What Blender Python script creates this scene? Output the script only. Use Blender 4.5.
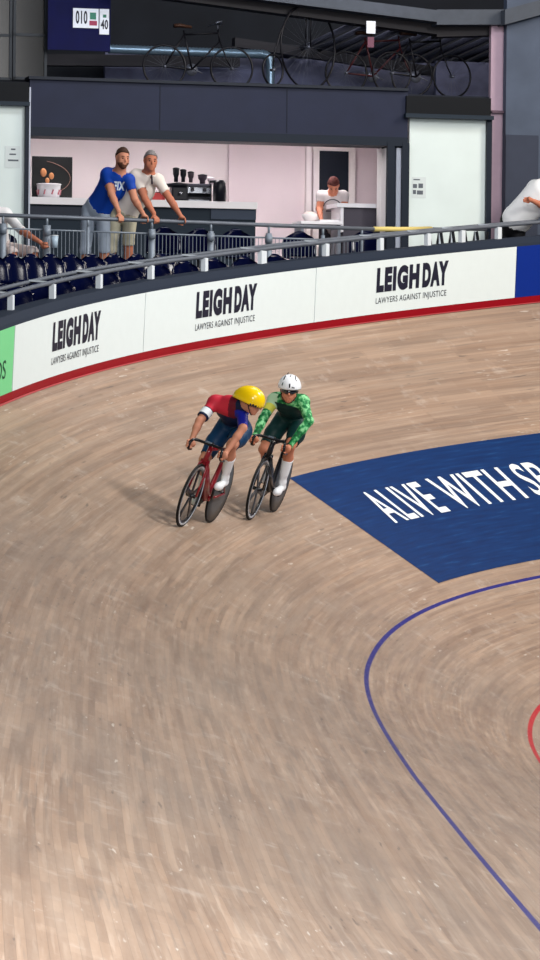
import bpy, bmesh, math, random
import numpy as np
from mathutils import Vector, Matrix
random.seed(7)
for o in list(bpy.data.objects): bpy.data.objects.remove(o)
SC = bpy.context.scene
COL = SC.collection

# ---------------------------------------------------------------- camera
CAM = np.array([-1.7391, -36.7111, 3.3865]); FPX = 3800.65
_y, _p, _r = np.radians([-2.289, 0.9137, 0.5792])
FW = np.array([math.sin(_y)*math.cos(_p), math.cos(_y)*math.cos(_p), -math.sin(_p)])
_rt = np.array([math.cos(_y), -math.sin(_y), 0.0]); _up = np.cross(_rt, FW)
RT = _rt*math.cos(_r)+_up*math.sin(_r); UP = -_rt*math.sin(_r)+_up*math.cos(_r)
cd = bpy.data.cameras.new('camera'); cam = bpy.data.objects.new('camera', cd); COL.objects.link(cam)
cd.sensor_fit = 'VERTICAL'; cd.sensor_height = 36.0; cd.lens = FPX/960*36.0
cd.clip_start = 0.5; cd.clip_end = 300
m = Matrix.Identity(4)
for i in range(3):
    m[i][0] = RT[i]; m[i][1] = UP[i]; m[i][2] = -FW[i]; m[i][3] = CAM[i]
cam.matrix_world = m
SC.camera = cam

# ---------------------------------------------------------------- world, lights, exposure
w = bpy.data.worlds.new('hall'); SC.world = w; w.use_nodes = True
w.node_tree.nodes['Background'].inputs[0].default_value = (0.75, 0.85, 1.0, 1)
w.node_tree.nodes['Background'].inputs[1].default_value = 0.13
SC.view_settings.view_transform = 'Standard'; SC.view_settings.look = 'None'
SC.view_settings.exposure = -1.1; SC.view_settings.gamma = 1.0
def area(name, loc, target, sx, sy, power, col=(1, 1, 1), spread=180):
    l = bpy.data.lights.new(name, 'AREA'); l.shape = 'RECTANGLE'; l.size = sx; l.size_y = sy
    l.energy = power; l.color = col; l.spread = math.radians(spread)
    o = bpy.data.objects.new(name, l); COL.objects.link(o); o.location = loc
    o.rotation_euler = (Vector(target)-Vector(loc)).to_track_quat('-Z', 'Y').to_euler()
    return o
area('arena_floodlight', (7, 2, 13), (-4, 5, 2), 3.0, 3.0, 3700, (1.0, .97, .93))
area('arena_floodlight', (4, -14, 12), (-4, -4, 2), 7, 5, 2900, (1.0, .98, .96))
area('arena_floodlight', (-1, 6.5, 12.5), (-4, 9, 3), 6, 4, 1000, (.98, .98, 1))
area('arena_floodlight', (8, 14, 13), (-1, 15, 3), 4, 4, 2400, (1.0, .89, .76))
area('arena_floodlight', (-2, -26, 9), (-4, -17, 1.5), 6, 4, 5200, (.95, .98, 1))

# ---------------------------------------------------------------- projection helpers (photo ray -> point in the place)
def ray(u, v): return (RT*(u-270)+UP*(480-v))/FPX+FW
def at(u, v, D): return CAM+ray(u, v)*D
def at_level(u, v, z):
    d = ray(u, v); return CAM+d*((z-CAM[2])/d[2])
def pxof(P):
    d = np.array(P)-CAM; z = d@FW
    return 270+FPX*(d@RT)/z, 480-FPX*(d@UP)/z

# ---------------------------------------------------------------- materials
MATS = {}
def mat(name, col, rough=.5, metal=0., noise=0., nscale=8., emit=0., spec=.22, coat=0.):
    if name in MATS: return MATS[name]
    m = bpy.data.materials.new(name); m.use_nodes = True; nt = m.node_tree
    b = nt.nodes['Principled BSDF']
    c = tuple(col)+(1,)
    b.inputs['Base Color'].default_value = c; b.inputs['Roughness'].default_value = rough
    b.inputs['Metallic'].default_value = metal; b.inputs['Specular IOR Level'].default_value = spec
    b.inputs['Coat Weight'].default_value = coat
    tc = nt.nodes.new('ShaderNodeTexCoord'); n = nt.nodes.new('ShaderNodeTexNoise')
    n.inputs['Scale'].default_value = nscale; n.inputs['Detail'].default_value = 3
    nt.links.new(tc.outputs['Object'], n.inputs['Vector'])
    r = nt.nodes.new('ShaderNodeMapRange'); k = max(noise, .012)
    r.inputs['From Min'].default_value = .3; r.inputs['From Max'].default_value = .7
    r.inputs['To Min'].default_value = 1-k; r.inputs['To Max'].default_value = 1+k
    nt.links.new(n.outputs['Fac'], r.inputs['Value'])
    mx = nt.nodes.new('ShaderNodeVectorMath'); mx.operation = 'SCALE'
    mx.inputs[0].default_value = col; nt.links.new(r.outputs[0], mx.inputs['Scale'])
    nt.links.new(mx.outputs[0], b.inputs['Base Color'])
    if emit: b.inputs['Emission Color'].default_value = c; b.inputs['Emission Strength'].default_value = emit
    MATS[name] = m; return m
def S(r, g, b):
    f = lambda c: (c/255/12.92) if c/255 <= .04045 else ((c/255+.055)/1.055)**2.4
    return (f(r), f(g), f(b))

# ---------------------------------------------------------------- mesh helpers
class MB:
    def __init__(s): s.v = []; s.f = []; s.mi = []; s.cur = 0; s.smooth = []; s.sm = False
    def add(s, vs, fs):
        b = len(s.v); s.v += [tuple(map(float, p)) for p in vs]; s.f += [tuple(i+b for i in f) for f in fs]
        s.mi += [s.cur]*len(fs); s.smooth += [s.sm]*len(fs); return s
    def box(s, lo, hi, M=None, bev=0):
        x0, y0, z0 = lo; x1, y1, z1 = hi
        if bev:
            bm = bmesh.new(); bmesh.ops.create_cube(bm, size=1)
            for v in bm.verts:
                v.co = Vector(((x0+x1)/2+v.co.x*(x1-x0), (y0+y1)/2+v.co.y*(y1-y0), (z0+z1)/2+v.co.z*(z1-z0)))
            bmesh.ops.bevel(bm, geom=bm.edges[:], offset=bev, segments=2, affect='EDGES', profile=.5)
            bm.verts.index_update()
            vs = [v.co.copy() for v in bm.verts]; fs = [tuple(v.index for v in f.verts) for f in bm.faces]; bm.free()
        else:
            vs = [(x, y, z) for x in (x0, x1) for y in (y0, y1) for z in (z0, z1)]
            fs = [(0, 1, 3, 2), (4, 6, 7, 5), (0, 4, 5, 1), (2, 3, 7, 6), (0, 2, 6, 4), (1, 5, 7, 3)]
        if M: vs = [M(*p) for p in vs]
        return s.add(vs, fs)
    def tube(s, pts, r, n=8, closed=False, caps=True, flat=None):
        pts = [np.array(p, float) for p in pts]; N = len(pts)
        rs = r if hasattr(r, '__len__') else [r]*N
        vs = []; prev = None
        for i, p in enumerate(pts):
            if closed: t = pts[(i+1) % N]-pts[i-1]
            else: t = pts[min(i+1, N-1)]-pts[max(i-1, 0)]
            t = t/(np.linalg.norm(t)+1e-12)
            if flat is not None: a = np.array(flat, float)
            elif prev is None: a = np.array((0, 0, 1.)) if abs(t[2]) < .9 else np.array((1., 0, 0))
            else: a = prev
            a = a-t*(a@t); a /= np.linalg.norm(a)+1e-12; b = np.cross(t, a); prev = a
            ra, rb = rs[i] if hasattr(rs[i], '__len__') else (rs[i], rs[i])
            for k in range(n):
                q = 2*math.pi*k/n; vs.append(p+a*ra*math.cos(q)+b*rb*math.sin(q))
        fs = []
        M = N if closed else N-1
        for i in range(M):
            j = (i+1) % N
            for k in range(n): fs.append((i*n+k, i*n+(k+1) % n, j*n+(k+1) % n, j*n+k))
        if caps and not closed: fs += [tuple(range(n))[::-1], tuple((N-1)*n+k for k in range(n))]
        o = s.sm; s.sm = True; s.add(vs, fs); s.sm = o; return s
    def lathe(s, prof, c=(0, 0, 0), axis='z', n=24):
        vs = []
        for (r, h) in prof:
            for k in range(n):
                q = 2*math.pi*k/n; x, y = r*math.cos(q), r*math.sin(q)
                p = {'z': (x, y, h), 'y': (x, h, y), 'x': (h, x, y)}[axis]
                vs.append((p[0]+c[0], p[1]+c[1], p[2]+c[2]))
        fs = [(i*n+k, i*n+(k+1) % n, (i+1)*n+(k+1) % n, (i+1)*n+k) for i in range(len(prof)-1) for k in range(n)]
        o = s.sm; s.sm = True; s.add(vs, fs); s.sm = o; return s
    def ell(s, c, r, R=None, n=14, m_=9):
        vs = []; c = np.array(c, float)
        for i in range(m_+1):
            a = math.pi*i/m_
            for k in range(n):
                q = 2*math.pi*k/n
                p = np.array((r[0]*math.sin(a)*math.cos(q), r[1]*math.sin(a)*math.sin(q), r[2]*math.cos(a)))
                if R is not None: p = R@p
                vs.append(c+p)
        fs = [(i*n+k, i*n+(k+1) % n, (i+1)*n+(k+1) % n, (i+1)*n+k) for i in range(m_) for k in range(n)]
        o = s.sm; s.sm = True; s.add(vs, fs); s.sm = o; return s
    def build(s, name, mats, parent=None, M=None, merge=1e-5, recalc=True):
        me = bpy.data.meshes.new(name)
        vs = s.v if M is None else [M(*p) for p in s.v]
        me.from_pydata([tuple(map(float, p)) for p in vs], [], s.f)
        if not isinstance(mats, (list, tuple)): mats = [mats]
        for k in mats: me.materials.append(k)
        me.polygons.foreach_set('material_index', s.mi); me.polygons.foreach_set('use_smooth', s.smooth)
        bm = bmesh.new(); bm.from_mesh(me)
        if merge: bmesh.ops.remove_doubles(bm, verts=bm.verts, dist=merge)
        if recalc: bmesh.ops.recalc_face_normals(bm, faces=bm.faces)
        bm.to_mesh(me); bm.free()
        o = bpy.data.objects.new(name, me); COL.objects.link(o)
        if parent: o.parent = parent
        return o
def empty(name, loc=(0, 0, 0), label=None, cat=None, group=None, M=None, kind=None):
    o = bpy.data.objects.new(name, None); COL.objects.link(o); o.empty_display_size = .2
    if M is not None: o.matrix_world = M
    else: o.location = tuple(map(float, loc))
    return tag(o, label, cat, group, kind)
def tag(o, label=None, cat=None, group=None, kind=None):
    if label: o['label'] = label
    if cat: o['category'] = cat
    if group: o['group'] = group
    if kind: o['kind'] = kind
    return o
def struct(o): o['kind'] = 'structure'; return o
def copy_tree(o, parent=None):
    c = o.copy(); COL.objects.link(c); c.parent = parent
    for ch in list(o.children): copy_tree(ch, c)
    return c

def text_polys(txt, bold=.0, res=5, gap=1.0):
    cu = bpy.data.curves.new('t', 'FONT'); cu.body = txt; cu.size = 1; cu.offset = bold; cu.resolution_u = res; cu.space_character = gap
    cu.fill_mode = 'FRONT'
    o = bpy.data.objects.new('t', cu); COL.objects.link(o)
    dg = bpy.context.evaluated_depsgraph_get(); me = bpy.data.meshes.new_from_object(o.evaluated_get(dg))
    vs = np.array([v.co[:2] for v in me.vertices]); fs = [tuple(p.vertices) for p in me.polygons]
    bpy.data.objects.remove(o); bpy.data.curves.remove(cu); bpy.data.meshes.remove(me)
    vs -= vs.min(0); vs /= vs.max(0)
    return vs, fs
def text_obj(name, txt, fn, material, parent, bold=0., res=5, gap=1.0):
    """fn(x in 0..1, y in 0..1) -> point"""
    vs, fs = text_polys(txt, bold, res, gap); b = MB(); b.add([fn(x, y) for x, y in vs], fs)
    return b.build(name, material, parent, merge=0, recalc=False)

# ---------------------------------------------------------------- velodrome track shape
KN = np.array([-30, -18, -9, 0, 9, 18, 30.])
KV = np.array([0.7276, 0.953, 1.2028, 0.3943, 0.022, 0.0319, 0.0458])/20
BV = np.radians([43.7911, 48.8018, 36.2826, 24.3282, 19.1369, 15.8143, 17.2887])
SS = np.linspace(-40, 50, 1801); ds = SS[1]-SS[0]
_k = np.interp(SS, KN, KV); BE = np.interp(SS, KN, BV)
_a = np.cumsum(_k)*ds; _i0 = np.argmin(abs(SS)); _a -= _a[_i0]
HX = np.sin(_a); HY = -np.cos(_a)
CX = np.cumsum(HX)*ds; CY = np.cumsum(HY)*ds; CX -= CX[_i0]; CY -= CY[_i0]
NX = HY; NY = -HX
WT = 7.3196; HB = .8058
def T(s, w, h=0., out=0.):
    x, y, nx, ny, be = [np.interp(s, SS, A) for A in (CX, CY, NX, NY, BE)]
    r = w*math.cos(be)+out
    return np.array([x+nx*r, y+ny*r, w*math.sin(be)+h])
def Tn(s, w, e):   # point raised e metres off the boards along their normal
    x, y, nx, ny, be = [np.interp(s, SS, A) for A in (CX, CY, NX, NY, BE)]
    return np.array([x+nx*(w*math.cos(be)-e*math.sin(be)), y+ny*(w*math.cos(be)-e*math.sin(be)), w*math.sin(be)+e*math.cos(be)])
def heading(s):
    return np.array([np.interp(s, SS, HX), np.interp(s, SS, HY), 0.])
def outward(s): return np.array([np.interp(s, SS, NX), np.interp(s, SS, NY), 0.])
_bs = np.arange(-17, 1, .05); _bu = np.array([pxof(T(s, WT, .5, -.014))[0] for s in _bs])
def board_s(u): return float(np.interp(-u, -_bu, _bs)) if _bu[0] > _bu[-1] else float(np.interp(u, _bu, _bs))

# wood of the riding surface
def track_material():
    m = bpy.data.materials.new('pine_track_boards'); m.use_nodes = True; nt = m.node_tree; N = nt.nodes; L = nt.links
    b = N['Principled BSDF']
    uv = N.new('ShaderNodeUVMap')
    def mapping(sx, sy):
        mp = N.new('ShaderNodeMapping'); mp.inputs['Scale'].default_value = (sx, sy, 1); L.new(uv.outputs[0], mp.inputs[0]); return mp
    def noise(sx, sy, det=4, ro=.55):
        n = N.new('ShaderNodeTexNoise'); n.noise_dimensions = '2D'; n.inputs['Scale'].default_value = 1; n.inputs['Detail'].default_value = det
        n.inputs['Roughness'].default_value = ro
        L.new(mapping(sx, sy).outputs[0], n.inputs['Vector']); return n.outputs['Fac']
    def rng(x, a, b_, c, d):
        r = N.new('ShaderNodeMapRange'); r.inputs[1].default_value = a; r.inputs[2].default_value = b_; r.inputs[3].default_value = c; r.inputs[4].default_value = d
        L.new(x, r.inputs[0]); return r.outputs[0]
    def math_(op, x, y):
        n = N.new('ShaderNodeMath'); n.operation = op
        for i, q in enumerate((x, y)):
            if isinstance(q, (int, float)): n.inputs[i].default_value = q
            else: L.new(q, n.inputs[i])
        return n.outputs[0]
    def mix(f, a, c):
        n = N.new('ShaderNodeMix'); n.data_type = 'RGBA'
        if isinstance(f, float): n.inputs[0].default_value = f
        else: L.new(f, n.inputs[0])
        for i, q in ((6, a), (7, c)):
            if isinstance(q, tuple): n.inputs[i].default_value = q+(1,)
            else: L.new(q, n.inputs[i])
        return n.outputs[2]
    br = N.new('ShaderNodeTexBrick'); br.offset = .37; br.offset_frequency = 3; br.inputs['Scale'].default_value = 1
    br.inputs['Brick Width'].default_value = 1.5; br.inputs['Row Height'].default_value = .042
    br.inputs['Mortar Size'].default_value = .0012; br.inputs['Mortar Smooth'].default_value = .6; br.inputs['Bias'].default_value = 0
    br.inputs['Color1'].default_value = WOOD_A+(1,); br.inputs['Color2'].default_value = WOOD_B+(1,); br.inputs['Mortar'].default_value = WOOD_M+(1,)
    L.new(uv.outputs[0], br.inputs['Vector'])
    c = br.outputs['Color']
    b2 = N.new('ShaderNodeTexBrick'); b2.offset = .61; b2.offset_frequency = 2; b2.inputs['Scale'].default_value = 1; b2.inputs['Brick Width'].default_value = .95; b2.inputs['Row Height'].default_value = .126
    b2.inputs['Mortar Size'].default_value = 0; b2.inputs['Bias'].default_value = -.1; b2.inputs['Color1'].default_value = (.22, .148, .108, 1); b2.inputs['Color2'].default_value = (.38, .275, .205, 1)
    L.new(uv.outputs[0], b2.inputs['Vector']); c = mix(.33, c, b2.outputs['Color'])
    crisp = math_('MULTIPLY', rng(noise(1.1, 34, 2, .5), .56, .66, 0, 1), rng(noise(.35, 2.2, 2), .42, .6, 0, 1))
    c = mix(math_('MULTIPLY', crisp, .22), c, (.62, .50, .40))
    crisd = math_('MULTIPLY', rng(noise(.9, 29, 2, .5), .58, .67, 0, 1), rng(noise(.4, 2.6, 2), .45, .62, 0, 1))
    c = mix(math_('MULTIPLY', crisd, .42), c, (.15, .115, .095))
    st = math_('ADD', rng(noise(.16, 9, 3), .3, .7, -.5, .5), rng(noise(.5, 24, 3, .6), .3, .7, -.35, .35))
    c = mix(rng(st, -.75, .75, 0, 1.), c, mix(.26, c, (.58, .46, .36)))                    # pale rubbed streaks
    c = mix(rng(noise(.22, 5, 4, .6), .46, .78, 0, .45), c, WOOD_D)                          # darker tyre-worn lanes
    c = mix(rng(noise(.22, .5, 3), .4, .75, 0, .28), c, (.21, .175, .15))                    # broad grimy patches
    c = mix(rng(noise(2.2, 3.0, 5, .7), .60, .72, 0, .22), c, (.62, .56, .50))               # dusty patches
    sc = math_('MULTIPLY', rng(noise(3.2, 26, 2), .70, .76, 0, 1), rng(noise(.8, 1.1, 1), .56, .64, 0, 1))
    c = mix(math_('MULTIPLY', sc, .5), c, (.74, .69, .62))                                  # pale scuffs
    dk = math_('MULTIPLY', rng(noise(2.1, 22, 2), .69, .75, 0, 1), rng(noise(.63, .9, 1), .55, .63, 0, 1))
    c = mix(math_('MULTIPLY', dk, .6), c, (.09, .07, .06))                                    # dark scuffs
    # painted measuring lines
    sep = N.new('ShaderNodeSeparateXYZ'); L.new(uv.outputs[0], sep.inputs[0]); wv = sep.outputs[1]
    def line(w0, half, col, c):
        d = math_('ABSOLUTE', math_('SUBTRACT', wv, w0), 0); f = rng(d, half-.004, half+.004, 1, 0)
        return mix(math_('MULTIPLY', f, .98), c, col)
    c = line(2.4581, .024, S(2, 12, 112), c)
    c = line(.7242, .026, S(176, 10, 28), c)
    c = line(0.0, .025, (.01, .01, .012), c)
    L.new(c, b.inputs['Base Color'])
    L.new(rng(noise(1.2, 9, 3), .3, .7, .36, .56), b.inputs['Roughness']); b.inputs['Specular IOR Level'].default_value = .26
    bp = N.new('ShaderNodeBump'); bp.inputs['Strength'].default_value = .12; bp.inputs['Distance'].default_value = .004
    L.new(br.outputs['Fac'], bp.inputs['Height']); bp.invert = True; L.new(bp.outputs[0], b.inputs['Normal'])
    return m
WOOD_A = (.37, .235, .155); WOOD_B = (.23, .143, .096); WOOD_M = (.12, .075, .05); WOOD_D = (.17, .115, .085)

def build_track():
    ss = np.arange(-38, 33.01, .25); ws = np.concatenate([np.arange(0, 7.31, .25), [WT]])
    me = bpy.data.meshes.new('velodrome_track'); vs = []; uvs = []
    for s in ss:
        for w_ in ws: vs.append(tuple(T(s, w_))); uvs.append((s+50, w_))
    n = len(ws); fs = [(i*n+j, i*n+j+1, (i+1)*n+j+1, (i+1)*n+j) for i in range(len(ss)-1) for j in range(n-1)]
    me.from_pydata(vs, [], fs); ul = me.uv_layers.new(name='UVMap')
    for lp in me.loops: ul.data[lp.index].uv = uvs[lp.vertex_index]
    for p in me.polygons: p.use_smooth = True
    me.materials.append(track_material())
    o = bpy.data.objects.new('velodrome_track', me); COL.objects.link(o)
    bm = bmesh.new(); bm.from_mesh(me); bmesh.ops.recalc_face_normals(bm, faces=bm.faces)
    if bm.faces[0].normal.z < 0: bmesh.ops.reverse_faces(bm, faces=bm.faces)
    bm.to_mesh(me); bm.free()
    struct(o); return o
track = build_track()
# blue cote d'azur strip and infield
b = MB(); ss = np.arange(-38, 33.01, .5)
vs = []
for s in ss: vs += [T(s, 0), T(s, 0, -.03, -.9)]
b.add(vs, [(2*i, 2*i+1, 2*i+3, 2*i+2) for i in range(len(ss)-1)])
o = b.build('floor_apron', mat('apron_blue', S(60, 110, 170), .5)); struct(o)
b = MB(); b.box((-45, -60, -.25), (45, 60, -.05)); struct(b.build('floor', mat('infield_grey', (.22, .23, .25), .7, noise=.1)))

# sponsor panel painted on the banking
SE = -6.8362; WP0, WP1 = 2.7403, 4.9056
def panel_material():
    m = mat('sponsor_navy_film', S(5, 52, 112), .6, noise=.0, spec=.12)
    nt = m.node_tree; bs = nt.nodes['Principled BSDF']
    uvn = nt.nodes.new('ShaderNodeUVMap'); mp = nt.nodes.new('ShaderNodeMapping'); mp.inputs['Scale'].default_value = (1.6, 22, 1)
    nz = nt.nodes.new('ShaderNodeTexNoise'); nz.inputs['Scale'].default_value = 1; nz.inputs['Detail'].default_value = 3
    nt.links.new(uvn.outputs[0], mp.inputs[0]); nt.links.new(mp.outputs[0], nz.inputs['Vector'])
    cr = nt.nodes.new('ShaderNodeValToRGB'); e = cr.color_ramp.elements
    e[0].position = .3; e[0].color = S(0, 36, 84)+(1,); e[1].position = .62; e[1].color = S(2, 46, 98)+(1,)
    e2 = cr.color_ramp.elements.new(.76); e2.color = S(22, 66, 116)+(1,)
    nt.links.new(nz.outputs['Fac'], cr.inputs[0]); nt.links.new(cr.outputs[0], bs.inputs['Base Color']); return m
def surf_patch(name, s0, s1, w0, w1, e, material, parent):
    me = bpy.data.meshes.new(name); ss = np.linspace(s0, s1, max(2, int(abs(s1-s0)/.2))); ws = np.linspace(w0, w1, 10)
    vs = [tuple(Tn(s, w_, e)) for s in ss for w_ in ws]; uv = [(s, w_) for s in ss for w_ in ws]; n = 10
    me.from_pydata(vs, [], [(i*n+j, i*n+j+1, (i+1)*n+j+1, (i+1)*n+j) for i in range(len(ss)-1) for j in range(n-1)])
    ul = me.uv_layers.new(name='UVMap')
    for lp in me.loops: ul.data[lp.index].uv = uv[lp.vertex_index]
    me.materials.append(material); o = bpy.data.objects.new(name, me); COL.objects.link(o); o.parent = parent
    for p in me.polygons: p.use_smooth = True
    return o
pan = surf_patch('sponsor_panel', SE, -17.5, WP0, WP1, .004, panel_material(), track)
pan['label'] = 'navy blue sponsor panel on the banking'
WHITE_PAINT = mat('white_track_lettering', (.80, .84, .84), .5)
def track_word(txt, s0, s1, w0, w1, bold):
    # densify long glyph faces is unnecessary: radius 20 m
    return text_obj('sponsor_lettering', txt, lambda x, y: Tn(s0+(s1-s0)*x, w0+(w1-w0)*y, .009), WHITE_PAINT, pan, bold, gap=1.06)

# ---------------------------------------------------------------- trackside boards
def strip(name, s0, s1, prof, material, parent=None, step=.2, close=False):
    """prof: list of (out, h) relative to the top edge of the banking"""
    ss = np.linspace(s0, s1, max(2, int(abs(s1-s0)/step)+1)); b = MB(); vs = []; n = len(prof)
    for s in ss: vs += [T(s, WT, h, o_) for o_, h in prof]
    fs = []
    for i in range(len(ss)-1):
        for j in range(n if close else n-1):
            k = (j+1) % n; fs.append((i*n+j, i*n+k, (i+1)*n+k, (i+1)*n+j))
    if close: fs += [tuple(range(n)), tuple((len(ss)-1)*n+j for j in range(n))]
    b.add(vs, fs); return b.build(name, material, parent)
WHITEB = mat('white_board_vinyl', (.70, .77, .77), .5)
RED = mat('red_kick_strip', S(146, 6, 24), .5); COPE = mat('coping_foam', S(28, 38, 54), .75)
strip('trim_1', -30, 30, [(0.02, -.02), (0.02, HB), (.18, HB), (.18, -.02)], mat('hoarding_backing', (.05, .06, .08), .8), close=True)['kind'] = 'structure'
t2 = strip('trim_2', -30, 30, [(.005, -.015), (-.012, .095), (.02, .095), (.02, -.02)], RED, close=True); struct(t2)
t3 = strip('trim_3', -30, 30, [(-.04, HB), (-.03, HB+.04), (.02, HB+.118), (.24, HB+.125), (.24, HB)], COPE, close=True); struct(t3)
pl = strip('trim_4', -30, 30, [(-.01, .003), (-.03, -.008)], mat('red_edge_paint', S(170, 70, 72), .6)); struct(pl)
def brd(u0, u1, material, label):
    s0 = board_s(u0)-.004; s1 = board_s(u1)+.004
    o = strip('advertising_board', s0, s1, [(-.016, .095), (-.045, HB-.0), (.0, HB-.0), (.0, .095)], material, None, close=True)
    tag(o, label, 'advertising board', 'trackside advertising boards'); return o
def bpt(s, h, e=.004): # point on the face of a board
    f = (h-.095)/(HB-.095); return T(s, WT, h, -.016-.029*f-e)
INK = mat('black_print', (.014, .014, .03), .5)
_be = {12: board_s(12), 143: board_s(143), 314: board_s(314), 515: board_s(515)}
labs = ['white advertising board lettered LEIGH DAY beside the green board', 'white advertising board lettered LEIGH DAY, middle of the three',
        'white advertising board lettered LEIGH DAY beside the plain blue board']
spans = [(12.4, 143), (143.3, 314), (314.4, 515)]
logos = [(50.8, 98.5), (194.5, 255), (375.2, 446.8)]
for (u0, u1), (l0, l1), lb in zip(spans, logos, labs):
    o = brd(u0, u1, WHITEB, lb)
    a, c = board_s(l0), board_s(l1)
    for wd, x0, x1 in (('LEIGH', 0, .60), ('DAY', .645, 1.0)):
        text_obj('lettering', wd, lambda x, y, x0=x0, x1=x1: bpt(a+(c-a)*(x0+(x1-x0)*x), .375+.335*y), INK, o, .07, gap=1.2)
    text_obj('slogan', 'LAWYERS AGAINST INJUSTICE', lambda x, y: bpt(a+(c-a)*(.0+.985*x), .205+.105*y), INK, o, .0, gap=1.08)
gb = brd(-90, 12, mat('mint_board', S(118, 205, 140), .5), 'mint green advertising board at the left end with dark letter')
a = board_s(4.5); c = board_s(-5.5)
text_obj('lettering', 'OS', lambda x, y: bpt(c+(a-c)*x, .27+.2*y), mat('dark_green_ink', S(18, 70, 50), .5), gb, .0)
bb = strip('advertising_board', -17, board_s(515.5), [(-.016, .095), (-.045, HB), (0, HB), (0, .095)], mat('royal_blue_board', S(10, 42, 130), .45), None, close=True)
tag(bb, 'plain royal blue advertising board at the right end', 'advertising board', 'trackside advertising boards')

track_word('ALIVE', -7.80, -9.35, 3.79, 4.39, .012)
track_word('WITH', -9.58, -11.22, 3.79, 4.40, .012)
track_word('SPORT', -11.42, -13.2, 3.80, 4.42, .012)

# ================================================================ concourse behind the banking
ZF = 4.98                                  # concourse floor
NAVY_DARK = mat('black_blue_frame', S(8, 22, 38), .5, spec=.2)
STEEL = mat('galvanised_steel', S(104, 110, 120), .45, metal=.3, noise=.08)
STEEL_L = mat('pale_steel', S(128, 138, 150), .45, metal=.2)
WHITE_POST = mat('white_post_paint', S(215, 222, 228), .5)
P1 = at(30, 85, 53.5); P2 = at_level(400, 96.7, P1[2])
KE = np.array([P2[0]-P1[0], P2[1]-P1[1], 0]); KE /= np.linalg.norm(KE); KNn = np.array([-KE[1], KE[0], 0])
KO = np.array([P1[0], P1[1], 0])
def K(a, b, z): return KO+KE*a+KNn*b+np.array([0, 0, z])
def kp(u, v, b=0):
    d = ray(u, v); t = ((KO+KNn*b-CAM)@KNn)/(d@KNn); P = CAM+d*t; return (P-KO)@KE, P[2]
def kr(x0, y0, x1, y1, b=0):
    xm, ym = (x0+x1)/2, (y0+y1)/2
    return kp(x0, ym, b)[0], kp(x1, ym, b)[0], kp(xm, y1, b)[1], kp(xm, y0, b)[1]
def kbox(mb, x0, y0, x1, y1, b0, b1, bref=None, bev=0):
    a0, a1, z0, z1 = kr(x0, y0, x1, y1, b0 if bref is None else bref)
    return mb.box((a0, b0, z0), (a1, b1, z1), K, bev)
def kobj(name, material, *args, parent=None, **kw):
    b = MB()
    for a in (args if isinstance(args[0], tuple) else (args,)): kbox(b, *a, **kw)
    return b.build(name, material, parent)
def KM(a, b, z, rot=0):       # matrix with local x along the wall, y into the building
    M = Matrix.Identity(4)
    c, s_ = math.cos(rot), math.sin(rot); X = KE*c+KNn*s_; Y = -KE*s_+KNn*c; P = K(a, b, z)
    for i in range(3): M[i][0] = X[i]; M[i][1] = Y[i]; M[i][3] = P[i]
    return M
def kk(x): return kp(x, 150)[0]

# floor of the concourse: raised deck
b = MB(); vs = []
for s in np.arange(-30, 4, .5):
    p = T(s, WT, 0, .26 if s < -9.2 else 2.1); a_ = (p-KO)@KE; q = K(a_, 0, 0)
    for z_ in (ZF, ZF-.3): vs += [(p[0], p[1], z_), (q[0], q[1], z_)]
n_ = len(vs)//4
b.add(vs, [f for i in range(n_-1) for f in ((4*i, 4*i+1, 4*i+5, 4*i+4), (4*i+2, 4*i+3, 4*i+7, 4*i+6), (4*i, 4*i+2, 4*i+6, 4*i+4))])
struct(b.build('floor', mat('concourse_floor', S(70, 76, 90), .6, noise=.1)))
b = MB(); b.box((-14, 0, ZF), (16, 8, ZF+.42), K); struct(b.build('floor', mat('kiosk_floor', S(110, 108, 112), .6)))

# --- hatch front: header beam, door panels, frames
HEAD = mat('slate_blue_cladding', S(28, 34, 56), .6, noise=.10, nscale=3)
hd = kobj('header_cladding', HEAD, 29.5, 84.5, 408, 138, 0, .30); struct(hd); hd.name = 'trim_5'
o = kobj('trim_6', NAVY_DARK, (29.5, 132, 408, 141, -.01, .55),); struct(o)
b = MB()
for x in (160, 287): kbox(b, x-.4, 85, x+.4, 133, -.004, .0)
o = b.build('trim_7', mat('panel_seam', S(16, 20, 34), .7)); struct(o)
o = kobj('trim_8', mat('header_edge', S(16, 24, 38), .5), (29, 82, 409, 85, -.05, .3),); struct(o)
o = kobj('trim_9', mat('black_fascia', S(8, 12, 18), .6, spec=.15), (-60, 81, 29, 101, -.02, .4), (406.5, 97, 491, 118, -.05, .4)); struct(o)
o = kobj('trim_10', mat('frame_rail', S(18, 34, 48), .5), (-60, 100.5, 30, 104.5, -.06, .35), (406, 114.5, 494, 118.5, -.12, .35)); struct(o)
# jambs
o = kobj('trim_11', NAVY_DARK, (25, 104, 30, 275, -.02, .3), (387, 142, 394, 260, -.02, .3), (402, 143, 409, 260, -.02, .3), (486.5, 118, 491.5, 262, -.02, .3)); struct(o)
o = kobj('trim_12', mat('pale_jamb', S(178, 184, 198), .5), (396, 148, 402, 255, .05, .28), (28.7, 87, 30.2, 270, -.03, 0)); struct(o)
o = kobj('trim_13', mat('grey_jamb', S(34, 46, 64), .5), (392.5, 146, 397, 255, .1, .28)); struct(o)
PANEL = mat('white_shutter_panel', S(214, 226, 224), .45, noise=.03, nscale=2)
d1 = kobj('door_1', PANEL, -60, 104, 25.3, 275, .05, .12); struct(d1)
d2 = kobj('door_2', PANEL, 409, 118, 487, 262, .05, .12); struct(d2)
NT = mat('grey_notice_print', S(90, 96, 104), .6)
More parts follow.
